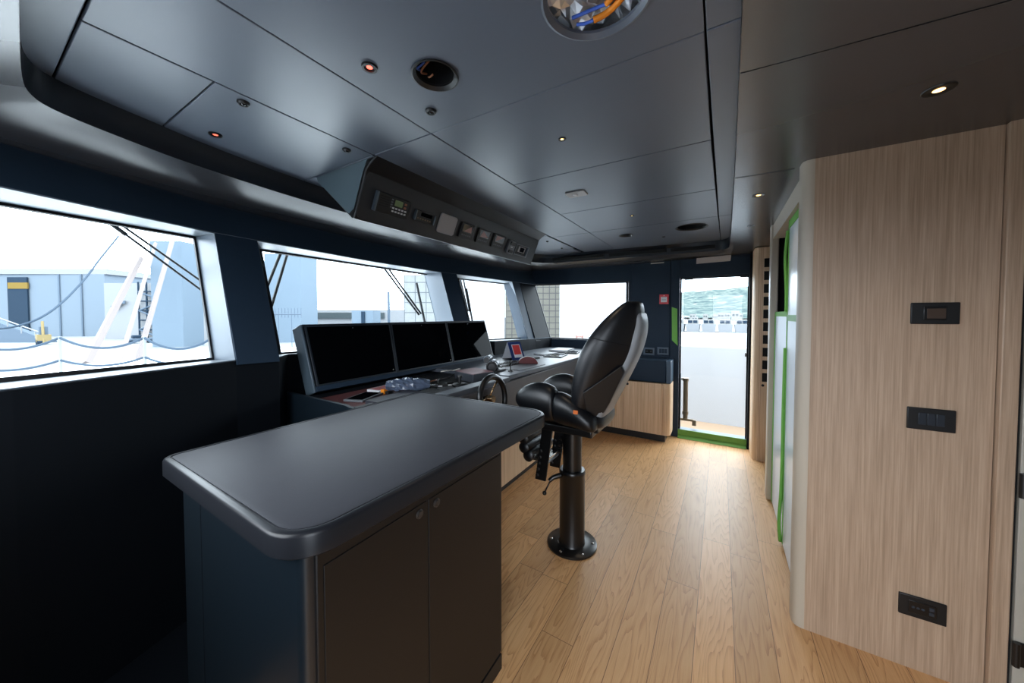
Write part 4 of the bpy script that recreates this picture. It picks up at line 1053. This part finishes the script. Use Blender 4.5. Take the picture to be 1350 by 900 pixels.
# the opening with sliding panels
XS = .337
struct(MB().box(.42, .45, 2.03, 3.3, 0, 2.2).box(.364, .42, 3.26, 3.3, 0, 2.2).build('wall_passage', M['wall_dark']), 'dark navy recess behind the sliding panels')
struct(MB().box(.314, .362, 3.2, 3.292, 0, 2.075).build('trim_17', M['beige'], bevel=.008), 'beige post beyond the sliding panels')
struct(MB().box(.325, .42, 2.03, 3.2, 1.965, 2.075).build('trim_18', M['beige']), 'lintel over the sliding panels')
p1 = thing('sliding_panel', 'tall film-wrapped sliding panel with green taped edges, nearer the oak wall', 'sliding panel', (XS, 2.3, 0), 'film-wrapped sliding panels')
MB().box(.345, .375, 2.03, 2.615, .01, 1.96).build('board', M['cream'], p1)
MB().box(.3405, .345, 2.033, 2.61, .012, 1.955).build('film', M['film'], p1)
MB().box(.338, .3403, 2.595, 2.618, .012, 1.96).build('edge_tape', M['green'], p1)
MB().box(.338, .3403, 2.033, 2.60, 1.91, 1.955).build('edge_tape', M['green'], p1)
MB().box(.338, .3403, 2.033, 2.60, 1.365, 1.40).build('cross_tape', mat('pale_green_tape', (150, 196, 150), rough=.6), p1)
p2 = thing('sliding_panel', 'half-height film-wrapped panel with green taped edges, further along the passage', 'sliding panel', (XS, 2.9, 0), 'film-wrapped sliding panels')
MB().box(.350, .375, 2.62, 3.19, .01, 1.42).build('board', M['cream'], p2)
MB().box(.3455, .350, 2.625, 3.185, .012, 1.418).build('film', M['film'], p2)
MB().box(.343, .3453, 3.15, 3.19, .012, 1.42).build('edge_tape', M['green'], p2)
MB().box(.343, .3453, 2.62, 3.18, 1.39, 1.422).build('edge_tape', M['green'], p2)
# loose tape curl at the panel joint
cable('masking_tape', [(.330, 2.61, .02), (.322, 2.60, .15), (.330, 2.615, .32), (.333, 2.615, .55), (.333, 2.62, .8), (.335, 2.615, 1.2)], .009, M['green'], 'twisted green tape hanging down the joint of the two panels', 'tape')
cable('masking_tape', [(.333, 2.60, 1.90), (.328, 2.63, 1.75), (.334, 2.62, 1.55), (.334, 2.61, 1.42)], .008, M['green'], 'twisted green tape along the upper edge of the tall panel', 'tape')
# oak post with bottle openings next to the door
bp = thing('bottle_rack', 'oak post with a column of square black openings beside the door', 'bottle rack', (.34, 4.05, 0))
cpts = [(.318, 4.02), (.292, 4.027), (.277, 4.045), (.272, 4.08), (.272, YE-.05), (.56, YE-.05), (.56, 4.02)]
MB().slab([(x, y, 0) for x, y in cpts], (0, 0, 2.04)).build('post', M['veneer_x'], bp, smooth='auto')
for x in (.322, .334): MB().box(x, x+.002, 4.0192, 4.022, .0, 2.03).build('groove', M['copper'], bp)
for k in range(10):
    z = .765+k*.1205
    MB().box(.345, .43, 4.0185, 4.03, z, z+.083).build('square_opening', M['slot'], bp)
MB().lathe((.352, 4.02, .73), [(.012, 0), (.012, -.004), (.008, -.006)], 16, 'y').build('knob', M['black'], bp, smooth='auto')

# ------------------------------------------------------------------ outside: wipers, deck, yard
def wiper(arms, blade, lab, grp='windscreen wipers', tip=None):
    t = thing('windscreen_wiper', lab, 'wiper', arms[0][0], grp)
    for a, b in arms:
        MB().tube([a, b], .0055 if a[1] < 1 else .0095, 8).build('arm', M['gasket'], t, smooth='auto')
    a = Vector(arms[0][0]); b = Vector(arms[0][1])
    MB().tube([a, a.lerp(b, .16)], .010, 10).build('pivot_spring', M['gasket'], t, smooth='auto')
    if blade: MB().tube(blade, .012, 8).build('blade', M['gasket'], t, smooth='auto')
wiper([((-2.535, .424, 1.845), (-2.475, .745, 1.535)), ((-2.545, .463, 1.845), (-2.48, .760, 1.575))], None, 'pair of wiper arms crossing the left windscreen pane')
wiper([((-2.70, 1.256, 1.845), (-2.59, 1.06, 1.43)), ((-2.70, 1.30, 1.845), (-2.56, 1.10, 1.36))], [(-2.60, 1.03, 1.70), (-2.54, 1.02, 1.40)], 'wiper arms at the left edge of the centre pane')
wiper([((-2.71, 2.152, 1.835), (-2.565, 2.443, 1.40)), ((-2.71, 2.203, 1.835), (-2.565, 2.47, 1.41))], [(-2.665, 2.508, 1.725), (-2.53, 2.492, 1.30)], 'wiper arms with blade at the right side of the centre pane')
wiper([((-2.715, 3.255, 1.85), (-2.585, 3.241, 1.44)), ((-2.71, 3.311, 1.85), (-2.58, 3.265, 1.44))], [(-2.66, 3.311, 1.72), (-2.53, 3.274, 1.26)], 'wiper arms on the right windscreen pane')

fd_ = MB()
xs = [-2.9, -6, -9, -13.2]
fd_.loft([[(x, y, .02+.11*(y if y < 2 else 2)+ (.0)) for y in (-6, -2, .8, 2, 4.5, 7.5)] for x in xs], cap=False, closed=False)
struct(fd_.build('floor_foredeck', M['deckwhite'], smooth=True), 'white foredeck outside the windscreen')
posts = [(-13.15, .1, .0, .90), (-11.82, 1.226, .13, .944), (-10.31, 2.145, .24, .944), (-9.135, 2.856, .24, .907), (-8.1, 3.6, .24, .92)]
for i, (x, y, zb, zt) in enumerate(posts):
    t = tag(MB().lathe((x, y, zb), [(.05, 0), (.05, .03), (.026, .04), (.024, zt-zb-.02), (.03, zt-zb)], 12).build('rail_post', M['o_post'], smooth='auto'),
        ['white rail post furthest left on the foredeck', 'white rail post nearest the left side of the windscreen view', 'white rail post in the middle of the left pane view', 'white rail post at the right edge of the left pane', 'white rail post at the left edge of the centre pane'][i], 'rail post', 'foredeck rail posts')
for i, (p, q) in enumerate(zip(posts, posts[1:])):
    for lev, (f, sag) in enumerate(((1., .24), (.42, .16))):
        pts = []
        for k in range(13):
            s = k/12
            z = p[2]+(p[3]-p[2])*f+((q[2]+(q[3]-q[2])*f)-(p[2]+(p[3]-p[2])*f))*s-sag*4*s*(1-s)*.9
            pts.append((p[0]+(q[0]-p[0])*s, p[1]+(q[1]-p[1])*s, z-.02))
        tag(MB().tube(pts, .024, 8).build('rail_rope', M['o_rope'], smooth=True), '%s rope sagging between rail posts %s' % (('upper', 'lower')[lev], ('at the far left of the foredeck', 'in the left half of the left pane', 'in the right half of the left pane', 'between the left and centre panes')[i]), 'rope', 'foredeck rail ropes')
cable('stay_cable', [(-18.02, 3.2, 4.15), (-16.9, 2.6, 3.2), (-15.87, 2.1, 2.39), (-14.92, 1.48, 1.56), (-14.75, .98, 1.16), (-15.4, .45, 1.05), (-16.2, -.4, 1.1)], .024, M['o_rope'], 'long slack grey line hanging across the left pane view')

GZ = -4.2
struct(MB().box(-400, 300, -300, 1300, GZ-.5, GZ).build('floor_quay', M['o_ground']), 'pale quay ground')
def bld(name, lab, p0, p1, z0, z1, thick, m_, group=None, cat='building', parent=None):
    """a block whose front face runs p0-p1; mesh kept in its own axes so facade lines follow it"""
    p0, p1 = Vector(p0), Vector(p1); d = p1-p0; L_ = d.length; ang = math.atan2(d.y, d.x)
    me = bpy.data.meshes.new(name); v = [(x, y, z) for z in (z0, z1) for y in (0, thick) for x in (0, L_)]
    me.from_pydata(v, [], [(0, 2, 3, 1), (4, 5, 7, 6), (0, 1, 5, 4), (2, 6, 7, 3), (0, 4, 6, 2), (1, 3, 7, 5)]); me.materials.append(m_)
    o = bpy.data.objects.new(name, me); COL.objects.link(o)
    o.location = (p0.x, p0.y, 0); o.rotation_euler = (0, 0, ang); W[o] = Vector((p0.x, p0.y, 0))
    if parent:
        o.parent = parent; o.matrix_parent_inverse = Matrix.Translation(W[parent]).inverted()
    else: tag(o, lab, cat, group)
    return o
hg = thing('hangar', 'long pale blue shipyard hangar with a tall dark doorway at left', 'building', (-155, 10, GZ))
bld('wall', None, (-171.47, 1.06), (-137.5, 21.68), GZ, 12.0, 20, M['o_hangar'], parent=hg)
bld('doorway', None, (-158.5, 8.45), (-154.1, 11.1), GZ+.5, 11.2, .3, M['o_dark'], parent=hg)
bld('yellow_beam', None, (-158.2, 8.5), (-153.8, 11.15), 8.2, 9.8, .3, M['o_band'], parent=hg)
for u in ((-147.6, 15.3), (-142.6, 18.3)): bld('panel_joint', None, u, (u[0]+.35, u[1]+.2), GZ, 12, .2, M['o_grey'], parent=hg)
bld('roof', None, (-172, 0), (-137, 22), 12.0, 13.4, 22, M['o_white'], parent=hg)
wh = thing('warehouse', 'white warehouse with a blue wave emblem right of the hangar', 'building', (-119, 21, GZ))
bld('wall', None, (-122.38, 19.18), (-108.5, 28.0), GZ, 8.8, 15, M['o_white'], parent=wh)
for k in range(3):
    bld('emblem', None, (-120.4+k*.7, 19.8+k*.45), (-119.2+k*.8, 20.5+k*.5), 2.8+.6*k, 3.5+.6*k, .2, M['o_grey'], parent=wh)
sc_ = thing('scaffold_stair', 'dark steel scaffold stair beside the pale blue tower', 'scaffold', (-113, 24, GZ))
for k in range(6):
    z = GZ+2.2*k
    MB().tube([(-114.9, 23.2, z), (-110.2, 26.1, z)], .16, 6).build('beam', M['o_dark'], sc_)
for k in range(4):
    s = k/3
    MB().tube([(-114.9+4.7*s, 23.2+2.9*s, GZ), (-114.9+4.7*s, 23.2+2.9*s, 9)], .18, 6).build('standard', M['o_dark'], sc_)
for k in range(5):
    z = GZ+2.2*k; a, b = ((-114.9, 23.2, z), (-110.2, 26.1, z+2.2)) if k % 2 else ((-110.2, 26.1, z), (-114.9, 23.2, z+2.2))
    MB().tube([a, b], .2, 6).build('flight', M['o_grey'], sc_)
bld('crane_tower', 'broad pale blue crane tower rising behind slanted pink struts', (-84.75, 18.63), (-80.11, 21.45), GZ, 14.2, 4, M['o_tower'], cat='tower')
for i, (a, b, rr_, lab) in enumerate((((-79.2, 20.2, 14.2), (-63.8, 13.2, -1.9), .3, 'slanted pale pink crane strut, rightmost of the three'), ((-86.7, 17.9, 11.3), (-65.2, 9.5, -2.1), .42, 'slanted pale pink crane strut, leftmost of the three'), ((-79.6, 18.2, 13.2), (-61.0, 11.2, -1.6), .22, 'thin slanted pale crane strut between the other two'))):
    d = Vector(b)-Vector(a); b2 = Vector(a)+d*((GZ-a[2])/d.z)
    tag(MB().tube([a, b2], rr_, 4).build('crane_strut', M['o_strut']), lab, 'strut', 'crane struts')
st = thing('access_stairs', 'pale metal access stairs at the foot of the hangar', 'stairs', (-121, 8, GZ))
MB().hexa([(-126, 5, GZ), (-116.5, 10.8, GZ), (-116.5, 10.8, GZ+.3), (-126, 5, .2)], [(-126.5, 6, GZ), (-117, 11.8, GZ), (-117, 11.8, GZ+.3), (-126.5, 6, .2)]).build('flight', M['o_grey'], st)
MB().tube([(-126, 5, 1.2), (-116.5, 10.8, GZ+1.4)], .12, 6).build('handrail', M['o_white'], st)
for k in range(5):
    s = k/4; x, y, z = -126+9.5*s, 5+5.8*s, .2+(GZ+.3-.2)*s
    MB().tube([(x, y, z-.5), (x, y, z+1.1)], .1, 6).build('baluster', M['o_white'], st)
fk = thing('forklift', 'pale yellow forklift truck parked before the hangar', 'vehicle', (-109.6, 9.4, GZ))
MB().box(-111, -108.4, 8.7, 10.3, GZ+.5, GZ+1.9).build('body', M['o_yellow'], fk)
MB().box(-110.3, -109.0, 9.0, 10.0, GZ+1.9, GZ+3.4).build('cab', M['o_grey'], fk)
MB().tube([(-108.3, 9.4, GZ), (-109.2, 9.4, GZ+4.4)], .18, 6).build('mast', M['o_yellow'], fk)
for x in (-110.6, -108.8):
    MB().lathe((x, 9.0, GZ+.5), [(.5, -.3), (.5, .3)], 16, 'y').build('wheel', M['o_dark'], fk)
for i, (x, y, lab) in enumerate(((-99, 20, 'pale parked car nearest the crane struts'), (-97, 24, 'pale parked car right of the first one'))):
    t = thing('parked_car', lab, 'car', (x, y, GZ), 'parked cars on the quay')
    MB().box(x-.9, x+.9, y-2, y+2, GZ+.3, GZ+1.0).build('body', M['o_grey'], t, bevel=.2)
    MB().box(x-.8, x+.8, y-1.1, y+1.1, GZ+.95, GZ+1.6).build('cabin', M['o_dark'], t, bevel=.2)
    for dx in (-.8, .8):
        for dy in (-1.3, 1.3): MB().lathe((x+dx, y+dy, GZ+.32), [(.32, -.1), (.32, .1)], 12, 'x').build('wheel', M['o_dark'], t)
bld('office_block', 'low white building right of the crane tower in the left pane', (-100.4, 26.6), (-91.9, 31.8), GZ, 3.6, 10, M['o_white'])
bld('tower_block', 'tall pale blue tower at the left of the centre pane', (-79.25, 33.76), (-73.04, 37.53), GZ, 13.8, 6, M['o_tower'], cat='tower')
fe = thing('railing_fence', 'pale spiked fence before the pale blue tower block', 'fence', (-54.4, 25.5, .5))
MB().box(-.1, .1, -.1, .1, GZ, GZ+.1)
MB().tube([(-56.6, 24.15, 1.5), (-52.2, 26.84, 1.5)], .1, 6).build('rail', M['o_grey'], fe)
for k in range(12):
    s = k/11; MB().tube([(-56.6+4.4*s, 24.15+2.7*s, GZ if k % 4 == 0 else 1.0), (-56.6+4.4*s, 24.15+2.7*s, 2.4)], .05, 5).build('spike', M['o_grey'], fe)
lb = thing('long_building', 'long low white building with a grey window band', 'building', (-84, 54, GZ))
bld('wall', None, (-94.03, 48.08), (-70, 62.7), GZ, 2.8, 12, M['o_white'], parent=lb)
bld('window_band', None, (-93.2, 48.1), (-74.9, 59.2), .5, 2.0, .3, M['o_roof'], parent=lb)
kb = thing('kiosk', 'pale grey kiosk block with a dark vertical stripe', 'building', (-62, 44, GZ))
bld('wall', None, (-64.15, 42.85), (-60.46, 45.09), GZ, 2.3, 4, M['o_tower'], parent=kb)
bld('dark_stripe', None, (-62.3, 43.7), (-61.7, 44.05), GZ, 2.1, .2, M['o_dark'], parent=kb)
tag(MB().lathe((-66, 53.5, GZ), [(.3, 0), (.28, 11)], 8).build('light_mast', M['o_grey']), 'grey mast standing right of the long low building', 'mast')
bld('back_building', 'distant pale grey building behind the mast', (-93, 72), (-82, 79), GZ, 2.2, 8, M['o_grey'])
bld('scaffolded_building', 'scaffold-clad building at the right of the centre pane', (-47.18, 41.47), (-39.25, 46.28), GZ, 8.4, 8, M['o_scaf'])
bld('white_block', 'plain white tall shed filling the right windscreen pane', (-40.0, 48.4), (-33.3, 52.3), GZ, 11, 2.5, M['o_white_block'])
bld('scaffolded_building', 'brown scaffold-clad building seen through right pane and side window', (-31.0, 48.9), (-23.2, 53.7), GZ, 10.3, 8, M['o_scaf2'])
bld('white_block', 'huge white block added to fill most of the side window with glare', (-31.5, 69.0), (-15.6, 78.5), GZ, 14, 8, M['o_white_block'])  # made-up block that whites out hill and sky behind the side window
ob = thing('trestle', 'small faded orange trestle outside the side window', 'trestle', (-14, 38.2, GZ))
for s in (0, 1):
    x, y = -14.3+.6*s, 38.0+.4*s
    MB().tube([(x, y, GZ), (x, y, -.9)], .07, 6).build('leg', M['o_orange'], ob)
MB().tube([(-14.3, 38.0, -1.15), (-13.7, 38.4, -1.15)], .08, 6).build('beam', M['o_orange'], ob)
# side deck outside the door
struct(MB().box(-8, 4, YE+.13, 6.6, -.5, -.38).build('floor_sidedeck', M['o_teak']), 'teak side deck')
struct(MB().box(-2.6, 5, 6.5, 6.6, -1, .885).build('wall_bulwark', M['bulwark'], bevel=.02), 'white bulwark outside the door')
# hillside and town
hl = MB(); rn = random.Random(2); rows = []
import mathutils
for i in range(40):
    r_ = []
    for j in range(70):
        x = -120+420*j/69; y = 500+700*i/39
        h = GZ+2+(y-500)/700*72+ (x+150)*.03*(y-500)/700 + 9*(mathutils.noise.noise((x*.006, y*.006, 0)))*(y-480)/300 + 3*mathutils.noise.noise((x*.03, y*.03, 3))
        r_.append((x, y, h))
    rows.append(r_)
hl.loft(rows, cap=False, closed=False)
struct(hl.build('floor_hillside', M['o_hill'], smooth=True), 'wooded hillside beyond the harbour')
for i in range(26):
    x = -75+i*6.2+rn.uniform(-1, 1); y = 330+(i*67 % 150); w, h = rn.uniform(4, 6), rn.uniform(4, 9)
    pos = ('far left', 'left', 'middle', 'right', 'far right')[min(4, i*5//26)]
    o = MB().box(x-w/2, x+w/2, y, y+9, GZ, GZ+h).build('town_house', M['o_town'])
    tag(o, 'pale town house among those below the hillside', 'building', 'town houses below the hill')
    for k in range(2):
        MB().box(x-w/2+.6+k*w*.45, x-w/2+.6+k*w*.45+w*.25, y-.2, y, GZ+h*.55, GZ+h*.72).build('window', M['o_roof'], o)
for i in range(5):
    x = -12.5+i*4.6; t = thing('moored_boat', ['white boat with dark windows, leftmost beyond the bulwark', 'second white boat from the left beyond the bulwark', 'middle white boat beyond the bulwark', 'fourth white boat beyond the bulwark', 'rightmost white boat beyond the bulwark'][i], 'boat', (x, 130, GZ), 'moored boats')
    MB().hexa([(x-1.8, 129, GZ), (x+1.8, 129, GZ), (x+1.8, 134, GZ), (x-1.8, 134, GZ)], [(x-2.1, 128.5, -1.6), (x+2.1, 128.5, -1.6), (x+2.1, 134.5, -1.6), (x-2.1, 134.5, -1.6)]).build('hull', M['o_white'], t)
    MB().box(x-1.6, x+1.6, 129.4, 133, -1.6, -.1).build('cabin', M['o_town'], t)
    for k in range(2): MB().box(x-1.4+k*1.5, x-.2+k*1.5, 129.3, 129.4, -1.3, -.4).build('window', M['o_dark'], t)

# ------------------------------------------------------------------ light
wd = bpy.data.worlds.new('sky'); scn.world = wd; wd.use_nodes = True
nt = wd.node_tree; bg = nt.nodes['Background']
tc = _n(nt, 'ShaderNodeTexCoord'); sp = _n(nt, 'ShaderNodeSeparateXYZ'); nt.links.new(tc.outputs['Generated'], sp.inputs[0])
cr = _n(nt, 'ShaderNodeValToRGB'); e = cr.color_ramp.elements
e[0].position = 0.0; e[0].color = (.80, .88, 1, 1); e[1].position = .6; e[1].color = (.90, .96, 1, 1)
nt.links.new(sp.outputs['Z'], cr.inputs['Fac']); nt.links.new(cr.outputs['Color'], bg.inputs['Color'])
bg.inputs['Strength'].default_value = 10

def area(name, loc, size, direction, portal=True, power=0, color=(1, 1, 1)):
    l = bpy.data.lights.new(name, 'AREA'); l.shape = 'RECTANGLE'; l.size, l.size_y = size
    l.energy = power; l.color = color
    if portal: l.cycles.is_portal = True
    o = bpy.data.objects.new(name, l); COL.objects.link(o); o.location = loc
    o.rotation_euler = Vector(direction).to_track_quat('-Z', 'Y').to_euler()
    return o
area('window_portal', (-2.46, .2, 1.5), (1.2, .8), (1, .2, 0))
area('window_portal', (-2.60, 1.87, 1.5), (1.7, .8), (1, 0, 0))
area('window_portal', (-2.56, 3.6, 1.5), (1.1, .8), (1, -.1, 0))
area('window_portal', (-1.6, YE+.08, 1.45), (1.4, .8), (0, -1, 0))
area('door_portal', (-.075, YE+.10, .95), (.68, 1.8), (0, -1, 0))
area('near_door_portal', (.2, YN-.08, .93), (.7, 1.84), (0, 1, 0))
area('near_window_portal', (-1.4, YN-.08, 1.45), (1.4, .8), (0, 1, 0))
def spot(x, y, z, power, color=(1, .78, .55), size=100, blend=.8):
    l = bpy.data.lights.new('downlight_lamp', 'SPOT'); l.energy = power; l.color = color; l.spot_size = math.radians(size); l.spot_blend = blend; l.shadow_soft_size = .03
    o = bpy.data.objects.new('downlight_lamp', l); COL.objects.link(o); o.location = (x, y, z-.02)
spot(.545, 1.45, 2.06, 3)
spot(.171, 2.375, 2.06, 4)
spot(-.605, 1.419, 2.16, 5)
spot(-.60, 2.779, 2.16, 5)

# ------------------------------------------------------------------ camera
F = 453.; yaw = math.atan(275/F); pitch = math.atan(13/F)
cam = bpy.data.cameras.new('camera'); co = bpy.data.objects.new('camera', cam); COL.objects.link(co)
cam.sensor_fit = 'HORIZONTAL'; cam.sensor_width = 36; cam.lens = F/1350*36
cam.shift_y = -22/1350; cam.clip_start = .02; cam.clip_end = 3000
co.location = (0, 0, 1.40); co.rotation_euler = (PI/2-pitch, 0, yaw)
scn.camera = co
scn.view_settings.view_transform = 'Standard'; scn.view_settings.look = 'None'; scn.view_settings.exposure = 0; scn.view_settings.gamma = 1
scn.cycles.use_denoising = True
scn.cycles.max_bounces = 8; scn.cycles.diffuse_bounces = 5; scn.cycles.glossy_bounces = 4; scn.cycles.transparent_max_bounces = 12; scn.cycles.transmission_bounces = 4
scn.cycles.sample_clamp_indirect = 6; scn.cycles.caustics_reflective = False; scn.cycles.caustics_refractive = False
